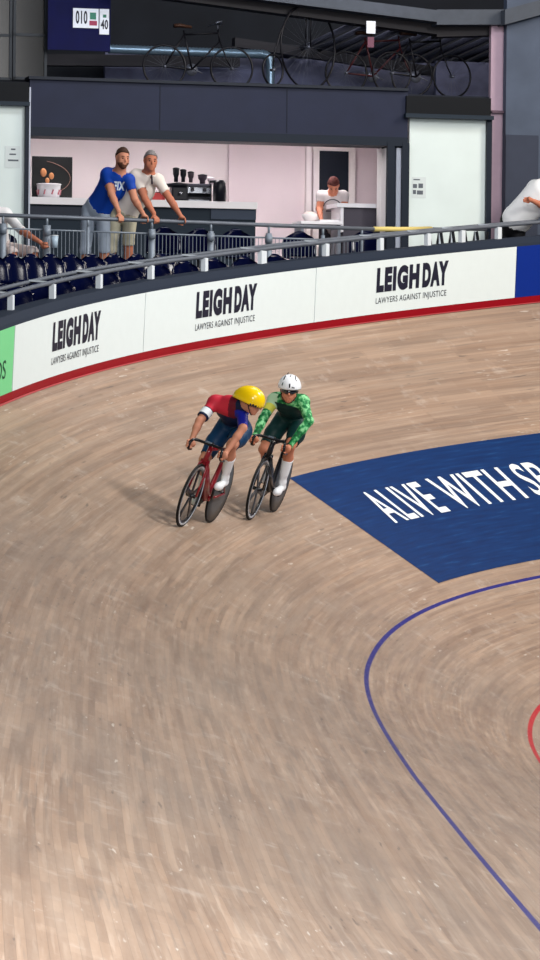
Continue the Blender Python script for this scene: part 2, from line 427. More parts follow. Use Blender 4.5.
# paper notices
nt = kobj('paper_notice', mat('notice_paper', S(205, 214, 214), .6), 5, 146, 20, 168, .045, .05)
tag(nt, 'pale paper notice stuck on the left white door panel', 'notice')
kobj('printed_lines', NT, (11, 148.5, 15.5, 150, .042, .045), (9.5, 153.5, 16, 155, .042, .045), (8, 159.5, 18.5, 161.2, .042, .045), parent=nt)
nt = kobj('paper_notice', mat('notice_paper', S(205, 214, 214), .6), 412, 177, 426, 198, .045, .05)
tag(nt, 'small printed notice stuck on the right white door panel', 'notice')
kobj('printed_lines', NT, (413, 184, 417, 188, .042, .045), (418.5, 183.5, 423, 188, .042, .045), (413, 190, 416, 194, .042, .045), (417, 190.5, 423, 194.5, .042, .045), (413.5, 179, 420, 180.2, .042, .045), parent=nt)

# --- kiosk room
PINK = mat('kiosk_wall_pink', S(226, 214, 216), .6, noise=.03, nscale=1.5)
BW = 3.0; CEIL = P1[2]-.55
aL, aR = kk(12), kk(392); aRR = kk(484)
b = MB(); b.box((aL-2, BW, ZF), (kp(228, 170, BW)[0], BW+.1, CEIL+.3), K); struct(b.build('wall_back', PINK))
b = MB(); b.box((kp(228, 170, BW)[0], BW-.06, ZF), (aRR, BW+.1, CEIL+.3), K); struct(b.build('wall_back', mat('kiosk_wall_rose', S(222, 206, 211), .6, noise=.03, nscale=1.5)))
b = MB(); b.box((aL-2.1, .35, ZF), (aL-2, BW, CEIL+.3), K); struct(b.build('wall_left', PINK))
b = MB(); b.box((aRR-.1, .35, ZF), (aRR, BW, CEIL+.3), K); struct(b.build('wall_right', PINK))
b = MB(); b.box((aL-2.1, .3, CEIL+.25), (aRR, BW+.1, CEIL+.35), K); struct(b.build('ceiling', mat('kiosk_ceiling', S(225, 222, 222), .7)))
# lamp panels inside the kiosk
for q, (fa, pw) in enumerate(((.18, 62), (.52, 62), (.86, 62))):
    b = MB(); a_ = aL+(aR-aL)*fa; b.box((a_-.3, 1.2, CEIL+.19), (a_+.3, 1.8, CEIL+.249), K)
    o = b.build('ceiling_lamp_panel', mat('lamp_panel', (1, .97, .95), .5, emit=3.0)); tag(o, 'square ceiling lamp panel above the kiosk counter', 'lamp', 'kiosk ceiling lamps')
    P = K(a_, 1.3, CEIL+.12); area('kiosk_lamp', tuple(P), tuple(P-np.array([0, 0, 1])+KNn*.25), .6, .6, pw, (1, .93, .93))

# inner door at the back and its frame
o = kobj('door_3', mat('black_door_leaf', S(22, 28, 40), .5), 318.5, 150.5, 349, 262, BW-.12, BW-.06); struct(o)
o = kobj('trim_14', mat('door_frame_pale', S(236, 226, 226), .5), (306, 147, 311, 262, BW-.16, BW-.05), (313, 149.5, 319, 262, BW-.14, BW-.05), (348.5, 149.5, 355, 262, BW-.14, BW-.05), (313, 147, 355, 151, BW-.14, BW-.05)); struct(o)
o = kobj('trim_15', mat('jamb_white', S(236, 232, 232), .5), (380.5, 148, 385.5, 230, .3, .5), (385.5, 148, 388, 232, .05, .3, )); struct(o)

# long counter with worktop
CW = mat('counter_white_top', S(228, 226, 230), .4); TEAL = mat('counter_dark_teal', S(10, 28, 42), .6); SL = mat('counter_slate_panel', S(40, 52, 70), .5)
a0, a1, z0, z1 = kr(30, 200, 257, 206.5, .9)
c1 = empty('serving_counter', K((a0+a1)/2, 1.2, ZF+.42), 'long dark serving counter with white worktop at the back of the kiosk', 'counter')
def child(o, p):
    o.parent = p; o.matrix_parent_inverse = p.matrix_world.inverted() if False else Matrix.Translation(-p.location); return o
def wchild(b, name, material, p): return child(b.build(name, material), p)
b = MB(); kbox(b, 30, 199.5, 257.5, 206.5, .85, 1.55); wchild(b, 'worktop', CW, c1)
b = MB(); a0, a1, _, z1 = kr(30, 206, 256, 208, .9); b.box((a0, .92, ZF+.42), (a1, 1.5, z1), K); wchild(b, 'body', TEAL, c1)
b = MB(); kbox(b, 211, 206.8, 256, 219.5, .9, .92); wchild(b, 'front_panel', SL, c1)
b = MB(); kbox(b, 30, 206.8, 95, 219.5, .9, .92); wchild(b, 'front_panel', mat('counter_black_panel', S(24, 32, 48), .5), c1)
ZC = kr(30, 199.5, 257.5, 200.5, .85)[3]
# small counter
c2 = empty('serving_counter', K(kk(358), 1.0, ZF+.42), 'small grey counter with white top beside the kiosk door jamb', 'counter')
b = MB(); kbox(b, 337, 203.5, 380.5, 207.5, .6, 1.2); wchild(b, 'worktop', CW, c2)
b = MB(); a0, a1, _, z1 = kr(343, 207, 380, 208, .65); b.box((a0, .65, ZF+.42), (a1, 1.15, z1), K); wchild(b, 'body', mat('counter_grey', S(70, 66, 76), .55), c2)
b = MB(); kbox(b, 340.5, 207, 343.5, 232, .62, 1.15); wchild(b, 'end_panel', CW, c2)
# low white shelf that the worker leans over
a0, a1, z0, z1 = kr(300, 221.5, 342, 224.5, .5)
b = MB(); b.box((a0, .45, z0), (a1, .95, z1), K, .006); c3 = empty('prep_table', K((a0+a1)/2, .7, ZF+.42), 'low white prep table in front of the grey shirted worker', 'table')
wchild(b, 'table_top', CW, c3)
b = MB(); b.box((a0+.02, .5, ZF+.42), (a0+.06, .9, z0), K); wchild(b, 'leg', STEEL, c3)
b = MB(); b.box((a1-.06, .5, ZF+.42), (a1-.02, .9, z0), K); wchild(b, 'leg', STEEL, c3)
ZT = z1
# bowl and tray on the table
a_, _ = kp(309.5, 218, .62); M = KM(a_, .62, ZT)
o = empty('mixing_bowl', (0, 0, 0), 'round white bowl beside the worker on the prep table', 'bowl', M=M)
b = MB(); b.lathe([(0, .0), (.06, .0), (.10, .05), (.115, .11), (.108, .112), (.093, .055), (.05, .012), (0, .012)]); b.build('bowl_body', mat('white_ceramic', S(240, 232, 232), .3), o)
b = MB(); b.ell((0, 0, .10), (.1, .1, .05)); b.build('dough', mat('cream_dough', S(238, 220, 214), .6), o)
a_, _ = kp(328, 220, .6); M = KM(a_, .6, ZT)
o = empty('food_tray', (0, 0, 0), 'flat white tray under the hands of the worker', 'tray', M=M)
b = MB(); b.box((-.15, -.09, .002), (.13, .09, .008), bev=.003); b.build('tray_base', CW, o)
b = MB()
for q in ((-.15, -.09, .15, -.08), (-.15, .08, .15, .09), (-.15, -.09, -.14, .09), (.14, -.09, .15, .09)): b.box((q[0], q[1], 0), (q[2], q[3], .03))
b.build('rim', CW, o)

# coffee picture on the left wall part, standing on the counter
a0, a1, z0, z1 = kr(31, 157, 71, 199, 1.6)
pic = empty('framed_coffee_picture', K((a0+a1)/2, 1.6, ZC), 'black picture of coffee beans and a cup leaning behind the counter at left', 'picture')
b = MB(); b.box((a0, 1.5, ZC+.002), (a1, 1.54, z1), K, .004); wchild(b, 'panel', mat('picture_black', S(8, 10, 12), .5), pic)
b = MB(); b.tube([K(a0+.02+(a1-a0-.05)*(.02+.98*math.sin(t)), 1.495, (z0+z1)/2-.01+.26*math.cos(t)) for t in np.linspace(.35, 2.8, 16)], .004, 5); wchild(b, 'printed_ring', mat('ring_print', S(120, 90, 80), .5), pic)
for q, (x, y, rr) in enumerate(((43.5, 172.5, .062), (51.5, 176, .05), (47.5, 180.5, .042))):
    a_, z_ = kp(x, y, 1.49); b = MB(); R = np.stack([KE, KNn, np.array([0, 0, 1.])], 1)
    b.ell(K(a_, 1.495, z_), (rr*.75, .014, rr), R); o = wchild(b, 'coffee_bean', mat('coffee_bean_brown', S(150, 100, 64), .45), pic)
a0, a1, z0, z1 = kr(38, 184, 62, 199, 1.2)
cup = empty('patterned_tub', K((a0+a1)/2, 1.3, ZC), 'white tub with red pattern standing before the coffee picture', 'tub')
b = MB(); rr = (a1-a0)/2; b.lathe([(0, .0), (rr*.86, .0), (rr, z1-ZC), (rr*.94, z1-ZC), (rr*.8, .02), (0, .02)], c=(0, 0, 0)); o = b.build('tub_body', mat('tub_white', S(206, 204, 208), .5), cup)
b = MB()
for k in range(9):
    q = 2*math.pi*k/9+.2; b.tube([(rr*.93*math.cos(q), rr*.93*math.sin(q), .06), (rr*.99*math.cos(q+.12), rr*.99*math.sin(q+.12), .13)], .012, 5)
b.build('red_pattern', mat('red_print', S(160, 96, 104), .5), cup)
b = MB(); b.tube([(rr*math.cos(q), rr*math.sin(q), z1-ZC) for q in np.linspace(0, 2*math.pi, 20, endpoint=False)], .008, 6, closed=True); b.build('rim', CW, cup)

# coffee machine and its neighbours on the counter
BLK = mat('black_appliance', S(22, 24, 32), .35); CHR = mat('chrome_trim', S(190, 195, 205), .25, metal=.9)
a0, a1, z0, z1 = kr(187, 178, 213, 201, 1.1)
cmx = empty('espresso_machine', (0, 0, 0), 'black espresso machine with chrome front on the kiosk counter', 'coffee machine', M=KM((a0+a1)/2, 1.2, ZC))
W2 = (a1-a0)/2
b = MB(); b.box((-W2, 0, .0), (W2, .3, .08), bev=.01); b.build('base', BLK, cmx)
b = MB(); b.box((-W2, .18, .07), (W2, .3, .26), bev=.015); b.build('back_housing', BLK, cmx)
b = MB(); b.box((-W2*.95, -.02, .22), (W2*.95, .2, .27), bev=.015); b.build('group_head_housing', mat('machine_grey', S(60, 60, 70), .3), cmx)
for sx in (-1, 1):
    b = MB(); b.box((sx*W2-.03 if sx > 0 else -W2-.0, -.03, .0), (W2 if sx > 0 else -W2+.03, .3, .27), bev=.01); b.build('side_panel', BLK, cmx)
b = MB(); b.box((-W2*.92, -.035, .13), (W2*.92, -.02, .215), bev=.004); b.build('chrome_front', CHR, cmx)
for x in (-.1, .08):
    b = MB(); b.tube([(x, -.04, .21), (x, -.04, .16)], .028, 10); b.tube([(x, -.04, .17), (x, -.13, .165)], .012, 8); b.build('portafilter', BLK, cmx)
b = MB(); b.box((-W2*.8, -.04, .02), (W2*.8, .17, .035), bev=.004); b.build('drip_tray', CHR, cmx)
gx = kp(178.5, 190, 1.0)[0]
g_ = empty('coffee_grinder', (0, 0, 0), 'large black coffee grinder left of the espresso machine', 'coffee grinder', M=KM(gx, .98, ZC))
b = MB(); b.box((-.12, -.09, 0), (.12, .09, .20), bev=.02); b.build('body', BLK, g_)
b = MB(); b.tube([(-.19, 0, .215), (0, 0, .235), (.13, 0, .225)], [(.03, .06), (.035, .09), (.03, .07)], 10, flat=(0, 0, 1)); b.build('shelf_top', BLK, g_)
b = MB(); b.tube([(.0, -.09, .12), (.0, -.16, .1)], .018, 8); b.build('spout', CHR, g_)
for k, (u, yb, h, wd, cc, lb) in enumerate(((176, 182, .2, .05, BLK, 'leftmost of the dark hoppers above the coffee grinder'), (183.2, 182, .18, .048, BLK, 'middle dark hopper above the coffee grinder'),
        (190.8, 181, .15, .048, mat('smoke_plastic', S(70, 62, 70), .3), 'smoky grey hopper, rightmost above the coffee grinder'), (202.5, 184.5, .13, .07, mat('dark_metal_cup', S(60, 52, 62), .3, metal=.5), 'dark metal jug on top of the espresso machine'), (211, 181, .09, .055, mat('glass_pale', S(196, 178, 190), .2), 'pale clear jar at the right on the espresso machine'))):
    o = empty('bean_hopper' if k < 3 else ('metal_jug' if k == 3 else 'glass_jar'), (0, 0, 0), lb, 'hopper' if k < 3 else 'jug', M=KM(kp(u, 180, 1.25 if k > 2 else .98)[0], 1.25 if k > 2 else .98, ZC+(.272 if k < 3 else .272)))
    b = MB(); b.lathe([(0, 0), (wd*.6, 0), (wd*.6, h*.35), (wd*.9, h*.55), (wd, h*.93), (0, h*.93)], n=14); b.build('hopper_body' if k < 3 else 'vessel_body', cc, o)
    b = MB(); b.lathe([(0, h*.93), (wd*1.05, h*.93), (wd, h), (.02, h+.012), (0, h+.012)], n=14); b.build('lid', BLK if k < 4 else CW, o)
o = empty('black_urn', (0, 0, 0), 'black rounded urn at the right end of the espresso machine', 'urn', M=KM(kp(219, 190, .95)[0], .92, ZC))
b = MB(); b.lathe([(0, 0), (.095, 0), (.095, .2), (.09, .27), (.06, .31), (0, .315)], n=18); b.build('urn_body', BLK, o)
b = MB(); b.tube([(-.06, -.02, .29), (-.15, -.02, .285)], .02, 8); b.build('spout', BLK, o)
a_, _ = kp(160, 190, 1.2)
o = empty('counter_napkin_box', (0, 0, 0), 'small red box on the counter behind the white shirted man', 'box', M=KM(kp(157, 190, 1.2)[0], 1.2, ZC)); b = MB(); b.box((-.11, -.05, 0), (.11, .05, .12), bev=.008); b.build('box_body', mat('red_box', S(160, 50, 50), .5), o)
b = MB(); b.box((-.06, -.015, .12), (.06, .015, .135)); b.build('opening', BLK, o)
o.name = 'napkin_box'

# --- right side wall strip and pillar
a0, a1, _, z1 = kr(491.2, 26, 506, 60, .35)
b = MB(); b.box((a0, .35, ZF-.3), (a1+1.5, .45, z1), K); struct(b.build('wall_right', mat('lilac_wall', S(176, 152, 168), .6, noise=.03)))
b = MB(); kbox(b, 492, 110.5, 506, 113, .28, .35); struct(b.build('trim_16', mat('conduit_dark', S(90, 70, 84), .5)))
a0, _ = kp(505.5, 140, .2)
b = MB(); b.box((a0, .2, ZF-.3), (a0+.62, .36, kp(520, 20, -.1)[1]+1.2), K); struct(b.build('wall_pillar', mat('blue_grey_pillar', S(74, 84, 102), .65, noise=.12, nscale=2.5)))
b = MB(); b.box((a0+.0, .18, ZF-.3), (a0+.5, .2, kp(520, 135, .18)[1]), K); struct(b.build('pillar_shade_sheet', mat('pillar_lower_shade', S(52, 58, 74), .65, noise=.08, nscale=2.5)))  # shadow on the lower pillar, put in as a thin darker sheet
b = MB(); b.box((a0+.62, .22, ZF-.3), (a0+8, .4, 9.6), K); struct(b.build('wall_right', mat('blue_grey_pillar', S(74, 84, 102), .65)))

# ================================================================ dark zone above the kiosk
ZR = kp(200, 83.5, .0)[1]                   # roof of the kiosk
DK = mat('dark_backdrop', S(24, 28, 36), .8, noise=.25, nscale=1.2)
b = MB(); b.box((-9, .42, ZR-.3), (aR+1.8, 5, ZR-.02), K); struct(b.build('ceiling', mat('kiosk_roof_deck', S(30, 34, 44), .8)))
b = MB(); b.box((-12, 4.6, ZR-1), (14, 4.7, ZR+4), K); struct(b.build('wall_back', DK))
a0, a1, z0, z1 = kr(105, 58, 440, 92, 4.0)
b = MB(); b.box((a0, 4.0, ZR), (a1, 4.1, z1), K); struct(b.build('wall_back', mat('mauve_upstand', S(104, 108, 138), .7, noise=.3, nscale=3)))
b = MB(); a0, a1, z0, z1 = kr(436, 62, 506, 98, 3.0); b.box((a0, 3.0, ZR-.8), (a1, 3.1, z1), K); struct(b.build('wall_back', mat('mauve_upstand', S(116, 112, 140), .7)))
GD = mat('dark_girder', S(34, 34, 42), .6); GL = mat('grey_girder', S(70, 76, 86), .6, noise=.08)
def kbeam(name, p, q, b_, h, dpt, material):
    (x0, y0), (x1, y1) = p, q; a0, z0 = kp(x0, y0, b_); a1, z1 = kp(x1, y1, b_); mb = MB()
    vs = [K(a, bb, z+dz) for a, z in ((a0, z0), (a1, z1)) for bb in (b_, b_+dpt) for dz in (-h, h)]
    mb.add(vs, [(0, 1, 3, 2), (4, 6, 7, 5), (0, 4, 5, 1), (2, 3, 7, 6), (0, 2, 6, 4), (1, 5, 7, 3)])
    o = mb.build(name, material); struct(o); return o
kbeam('trim_18', (-40, 59), (240, 61), 3.4, .085, .2, GD)
kbeam('trim_18', (235, 42), (510, 82), 3.3, .07, .2, GD)
kbeam('trim_19', (120, -24), (437, 16), .2, .085, .5, GL)
kbeam('trim_19', (437, 17), (508, 17), .2, .11, .5, GL)
kbeam('trim_19', (505, 17), (560, 2), .0, .11, .5, GL)
kbeam('trim_20', (120, -14), (437, 28), .5, .09, .3, mat('brown_girder', S(44, 42, 46), .6))
kbeam('trim_20', (437, 30), (508, 28), .5, .10, .3, mat('brown_girder', S(44, 42, 46), .6))
# ribbed roof decking
b = MB()
for k in range(15):
    x = 300+k*17; p = K(kp(x+52, 24, .9)[0], .9, kp(330, 24, .9)[1]); q = K(kp(x, 60, 4.0)[0]-.2, 4.4, kp(330, 60, 4.4)[1]); b.tube([p, q], (.05), 4)
o = b.build('roof_decking', mat('ribbed_deck', S(84, 86, 102), .6, spec=.2)); o.name = 'ceiling_decking'; struct(o)
# silver duct
def duct():
    b = MB(); a0, z = kp(108, 49, 2.6); a1, _ = kp(262, 52, 2.6); pts = []; rs = []
    N_ = 90
    for i in range(N_): pts.append(K(a0+(a1-a0)*i/(N_-1), 2.6, z)); rs.append(.062+(.010 if i % 2 else 0))
    b.tube(pts, rs, 12)
    o = b.build('duct_run', mat('duct_silver', S(120, 145, 168), .28, metal=.6)); return o, a1, z
t = empty('ventilation_duct', K(kk(190), 2.6, kp(108, 49, 2.6)[1]), 'silver spiral ventilation duct with an elbow above the kiosk', 'duct')
o, a1, z = duct(); child(o, t)
b = MB(); pts = [K(a1+.13*math.sin(q), 2.6, z-.13+.13*math.cos(q)) for q in np.linspace(0, math.pi/2, 12)]+[K(a1+.13, 2.6, zz) for zz in np.linspace(z-.15, ZR, 14)]
b.tube(pts, [.066+(.006 if i % 2 else 0) for i in range(len(pts))], 12); wchild(b, 'elbow', MATS['duct_silver'], t)
# blue banner with two number cards
a0, a1, z0, z1 = kr(48, -14, 110.5, 50.5, 1.0)
bn = empty('hanging_banner', K((a0+a1)/2, 1.0, z1), 'dark blue hanging banner carrying two number cards above the kiosk', 'banner')
b = MB(); b.box((a0, 1.0, z0), (a1, 1.03, z1), K); wchild(b, 'cloth', mat('banner_blue', S(1, 5, 58), .8, noise=.12, nscale=4), bn)
b = MB(); b.tube([K(a0-.05, 1.015, z1), K(a1+.05, 1.015, z1)], .015, 6); wchild(b, 'top_bar', STEEL, bn)
CARD = mat('card_white', S(225, 230, 240), .6)
def card(x0, y0, x1, y1, txt, label, tx):
    a0, a1, z0, z1 = kr(x0, y0, x1, y1, .99); c = empty('number_card', K((a0+a1)/2, .99, z0), label, 'sign', 'number cards on the blue banner')
    b = MB(); b.box((a0, .985, z0), (a1, .995, z1), K); wchild(b, 'card_sheet', CARD, c)
    o = text_obj('digits', txt, lambda x, y: K(a0+(a1-a0)*(tx[0]+(tx[2]-tx[0])*x), .981, z0+(z1-z0)*(tx[1]+(tx[3]-tx[1])*y)), INK, None, .03, gap=1.08); child(o, c); return c, (a0, a1, z0, z1)
c, r_ = card(73, 8.5, 98.5, 28, '010', 'white number card reading 010 on the blue banner', (.1, .2, .56, .88))
b = MB(); a0, a1, z0, z1 = r_
b.box((a0+(a1-a0)*.66, .98, z0+(z1-z0)*.45), (a0+(a1-a0)*.9, .985, z0+(z1-z0)*.8), K); wchild(b, 'green_emblem', mat('emblem_green', S(50, 120, 100), .5), c)
b = MB(); b.box((a0+(a1-a0)*.64, .98, z0+(z1-z0)*.14), (a0+(a1-a0)*.94, .985, z0+(z1-z0)*.38), K); wchild(b, 'red_band', mat('emblem_red', S(150, 50, 80), .5), c)
c, r_ = card(99.5, 9, 109, 34.5, '40', 'narrow white number card reading 40 beside the 010 card', (.12, .2, .9, .58))
b = MB(); a0, a1, z0, z1 = r_
b.box((a0+(a1-a0)*.35, .98, z0+(z1-z0)*.66), (a0+(a1-a0)*.7, .985, z0+(z1-z0)*.78), K); wchild(b, 'green_emblem', MATS['emblem_green'], c)
# a white card hanging among the bicycles
a0, a1, z0, z1 = kr(366.5, 21, 375.5, 33.5, .1)
c = empty('hanging_tag', K((a0+a1)/2, .1, z1), 'small white tag hanging above the display bicycles', 'tag')
b = MB(); b.box((a0, .1, z0), (a1, .11, z1), K); wchild(b, 'tag_sheet', CARD, c)
b = MB(); b.box((a0+.02, .1, z0-.2), (a1-.02, .11, z0-.05), K); wchild(b, 'printed_strip', mat('pink_print', S(110, 70, 86), .6), c)
# glazed display frames at the top left
for (x0, x1, lb) in ((-20, 12, 'left of the dark glazed frames above the white door panel'), (13, 47, 'right of the dark glazed frames next to the blue banner')):
    a0, a1, z0, z1 = kr(x0, -10, x1, 80, 1.2)
    f = empty('glazed_frame', K((a0+a1)/2, 1.2, ZR), lb, 'window frame')
    b = MB()
    for q in ((a0, z0, a0+.04, z1), (a1-.04, z0, a1, z1), (a0, z0, a1, z0+.04), (a0, (z0+z1)/2-.02, a1, (z0+z1)/2+.02)): b.box((q[0], 1.18, q[1]), (q[2], 1.24, q[3]), K)
    wchild(b, 'frame_bars', mat('frame_grey', S(36, 42, 50), .5), f)
    b = MB(); b.box((a0+.04, 1.205, z0+.04), (a1-.04, 1.215, z1), K)
    gm = mat('dark_glass', S(10, 13, 18), .12, spec=.3); wchild(b, 'pane', gm, f)
area('upper_fill', tuple(K(1.0, .2, ZR+2.6)), tuple(K(2.0, 3.5, ZR+.5)), .4, .4, 14, (.75, .85, 1))  # unseen area lights added above the kiosk, this one to bring up the duct
area('upper_fill', tuple(K(5.2, .0, ZR+1.9)), tuple(K(5.5, 3.5, ZR+.4)), .4, .4, 10, (.85, .8, .95))
# unseen fill light, added to brighten the kiosk cladding
area('cladding_fill', tuple(K(2.5, -3.5, 11.5)), tuple(K(2.5, 0, 6.5)), 5, .6, 300, (.93, .95, 1))

# --- display bicycles on the kiosk roof
DB = mat('old_bicycle_black', S(20, 20, 26), .35, metal=.3); DS = mat('spoke_grey', S(96, 100, 112), .35, metal=.6); BR = mat('brown_saddle', S(60, 38, 28), .5)
def wire_wheel(name, r, c, parent, nsp=20):
    b = MB(); b.tube([(c[0]+r*math.cos(q), c[1], c[2]+r*math.sin(q)) for q in np.linspace(0, 2*math.pi, 36, endpoint=False)], .016, 6, closed=True)
    w_ = b.build(name, DB, parent)
    b = MB()
    for k in range(nsp):
        q = 2*math.pi*k/nsp; b.tube([(c[0], c[1]+(.02 if k % 2 else -.02), c[2]), (c[0]+r*math.cos(q), c[1], c[2]+r*math.sin(q))], .0018, 3, caps=False)
    b.build('spokes', DS, w_)
    b = MB(); b.tube([(c[0], c[1]-.04, c[2]), (c[0], c[1]+.04, c[2])], .022, 8); b.build('hub', DS, w_)
    return w_
def old_bike(M, label, col):
    t = empty('display_bicycle', (0, 0, 0), label, 'bicycle', 'old bicycles on the kiosk roof', M=M); r = .31
    wire_wheel('rear_wheel', r, (-.5, 0, r), t); wire_wheel('front_wheel', r, (.5, 0, r), t)
    b = MB()
    for p, q in (((-.5, 0, r), (-.09, 0, .28)), ((-.5, 0, r), (-.2, 0, .8)), ((-.09, 0, .28), (-.22, 0, .84)), ((-.09, 0, .28), (.32, 0, .70)), ((-.2, 0, .78), (.3, 0, .82)), ((.32, 0, .68), (.29, 0, .88))): b.tube([p, q], .014, 6)
    b.build('frame', col, t)
    b = MB(); b.tube([(.5, 0, r), (.42, 0, .45), (.32, 0, .7)], .011, 6); b.build('fork', col, t)
    b = MB(); b.tube([(.29, 0, .86), (.28, 0, .95)], .012, 6); b.tube([(.2, -.24, .94), (.3, -.2, .97), (.33, 0, .95), (.3, .2, .97), (.2, .24, .94)], .011, 6); b.build('handlebar', DS, t)
    b = MB(); b.tube([(-.36, 0, .9), (-.28, 0, .91), (-.1, 0, .89)], [(.03, .075), (.03, .06), (.02, .02)], 8); b.build('saddle', BR, t)
    b = MB(); b.lathe([(0, -.01), (.09, -.01), (.09, .01), (0, .01)], c=(-.09, .03, .28), axis='y', n=18); b.tube([(-.09, -.07, .28), (.05, -.07, .22)], .009, 5); b.tube([(-.09, .07, .28), (-.23, .07, .34)], .009, 5); b.build('crankset', DS, t)
    return t
def kbike(x0, x1, b_, label, col, z=None):
    sk = .31
    a0, _ = kp(x0, 70, b_); a1, _ = kp(x1, 70, b_); c = max(-1, min(1, (a1-a0)/1.0)); old_bike(KM((a0+a1)/2, b_, ZR if z is None else z, math.acos(max(-1, min(1, (a1-a0)*1.0)))*.5), label, col)
kbike(163, 233, .9, 'black display bicycle on the kiosk roof under the silver duct', DB)
kbike(346, 412, 1.0, 'dark display bicycle directly right of the penny farthing', mat('maroon_frame', S(60, 22, 26), .4))
kbike(392, 452, .9, 'display bicycle at the right end of the kiosk roof', DB)
# penny farthing
a_, _ = kp(308, 50, .6)
pf = empty('penny_farthing', (0, 0, 0), 'tall penny farthing bicycle with a huge front wheel on the kiosk roof', 'bicycle', M=KM(a_, .6, ZR, .62))
wire_wheel('front_wheel', .61, (0, 0, .63), pf, 28); wire_wheel('rear_wheel', .22, (-.78, 0, .24), pf, 14)
b = MB(); b.tube([(.02, 0, 1.3), (-.1, 0, 1.28), (-.4, 0, 1.12), (-.62, 0, .8), (-.76, 0, .45), (-.78, 0, .24)], .014, 6); b.build('backbone', DB, pf)
b = MB(); b.tube([(0, .05, .63), (0, .04, 1.28)], .012, 6); b.tube([(0, -.05, .63), (0, -.04, 1.28)], .012, 6); b.build('fork', DB, pf)
b = MB(); b.tube([(-.08, -.3, 1.22), (.02, -.15, 1.33), (.02, 0, 1.35), (.02, .15, 1.33), (-.08, .3, 1.22)], .012, 6); b.build('handlebar', DB, pf)
b = MB(); b.tube([(-.38, 0, 1.24), (-.25, 0, 1.25), (-.1, 0, 1.3)], [(.03, .08), (.03, .06), (.02, .02)], 8); b.build('saddle', BR, pf)

# ================================================================ rails, fence, seats
ZRL = .305
def rail_pt(s, o, h): return T(s, WT, HB+h, o)
lr = empty('trackside_handrail', T(-8, WT, HB, .2), 'low double tube grey handrail on white posts along the top of the boards', 'handrail')
ss = np.arange(-17.5, 4, .25)
b = MB(); b.tube([rail_pt(s, .16, ZRL) for s in ss], .026, 8); wchild(b, 'inner_tube', STEEL, lr)
b = MB(); b.tube([rail_pt(s, .40, ZRL+.012) for s in ss], .024, 8); wchild(b, 'outer_tube', STEEL, lr)
k = 0
for u in (-60, -18, 26, 67, 113, 164, 217, 274, 337, 391, 438, 472, 508):
    s = board_s(u) if u > -30 else board_s(26)+.85*(1+(k == 0))
    k += 1
    h = .062; H = heading(s); O = outward(s); b = MB()
    wd = .045 if u != 274 else .075
    vs = [rail_pt(s, o_, z_)+H*q for q in (-wd, wd) for o_ in (.13, .19) for z_ in (.10, ZRL-.02)]
    b.add(vs, [(0, 1, 3, 2), (4, 6, 7, 5), (0, 4, 5, 1), (2, 3, 7, 6), (0, 2, 6, 4), (1, 5, 7, 3)]); wchild(b, 'post', WHITE_POST, lr)
    b = MB(); vs = [rail_pt(s, o_, z_+(.018 if o_ > .3 else 0))+H*q for q in (-.15, .15) for o_ in (.18, .40) for z_ in (ZRL-.012, ZRL+.008)]
    b.add(vs, [(0, 1, 3, 2), (4, 6, 7, 5), (0, 4, 5, 1), (2, 3, 7, 6), (0, 2, 6, 4), (1, 5, 7, 3)]); wchild(b, 'bracket_plate', WHITE_POST, lr)

# spectator fence
ZFN = 5.99
FA = at_level(-60, 212.8, ZFN); FB_ = at_level(373, 229, ZFN); FD = (FB_-FA)/np.linalg.norm(FB_-FA)
def F(u, off=0, z=ZFN):    # point of the fence line seen at picture column u
    d = ray(u, 222); nrm = np.array([-FD[1], FD[0], 0]); t = ((FA+nrm*off-CAM)@nrm)/(d@nrm); P = CAM+d*t; P[2] = z; return P
fz = lambda u, v: (CAM+ray(u, v)*np.linalg.norm(F(u)[:2]-CAM[:2])/np.linalg.norm(ray(u, v)[:2]))[2]
fn = empty('spectator_fence', F(150, 0, ZF), 'grey tubular spectator fence with wire panels in front of the kiosk', 'fence')
b = MB(); b.tube([F(-60), F(100), F(250), F(374)], .027, 10); wchild(b, 'top_rail', STEEL, fn)
FE = [F(374), at(402, 229.4, 52.2), at(431, 228.8, 53.0)]
b = MB(); b.tube(FE, .034, 10); o = wchild(b, 'yellow_rail_sleeve', mat('yellow_foam', S(214, 194, 120), .6), fn); o['label'] = 'pale yellow foam sleeve'
b = MB(); b.tube([FE[2], at(486, 229.6, 54.2)], .022, 8); wchild(b, 'end_rail', STEEL, fn)
posts = [(-50, .03), (3, .05), (47, .055), (88, .022), (152, .05), (211, .04), (269, .045), (323, .03), (362, .02)]
for u, r_ in posts:
    b = MB(); p = F(u, 0, ZFN-.11); q = F(u, 0, ZF); b.tube([p, q], r_*.92, 8); b.tube([F(u), p], .017, 8); wchild(b, 'post', STEEL_L, fn)
    if r_ > .035:
        b = MB(); b.tube([F(u, -.05, ZFN-.14), F(u, -.05, ZFN-.24)], .05, 8); wchild(b, 'clamp', STEEL_L, fn)
for (u0, _), (u1, _) in zip(posts[:-1], posts[1:]):
    b = MB(); p, q = F(u0+3), F(u1-3); L_ = np.linalg.norm(q-p); n = int(L_/.055); zt = ZFN-.17; zb = ZF+.12
    b.tube([(*p[:2], zt), (*q[:2], zt)], .012, 6); b.tube([(*p[:2], zb), (*q[:2], zb)], .012, 6)
    for i in range(n+1):
        c = p+(q-p)*i/n; b.tube([(*c[:2], zb), (*c[:2], zt)], .0045, 4, caps=False)
    wchild(b, 'wire_panel', STEEL_L, fn)

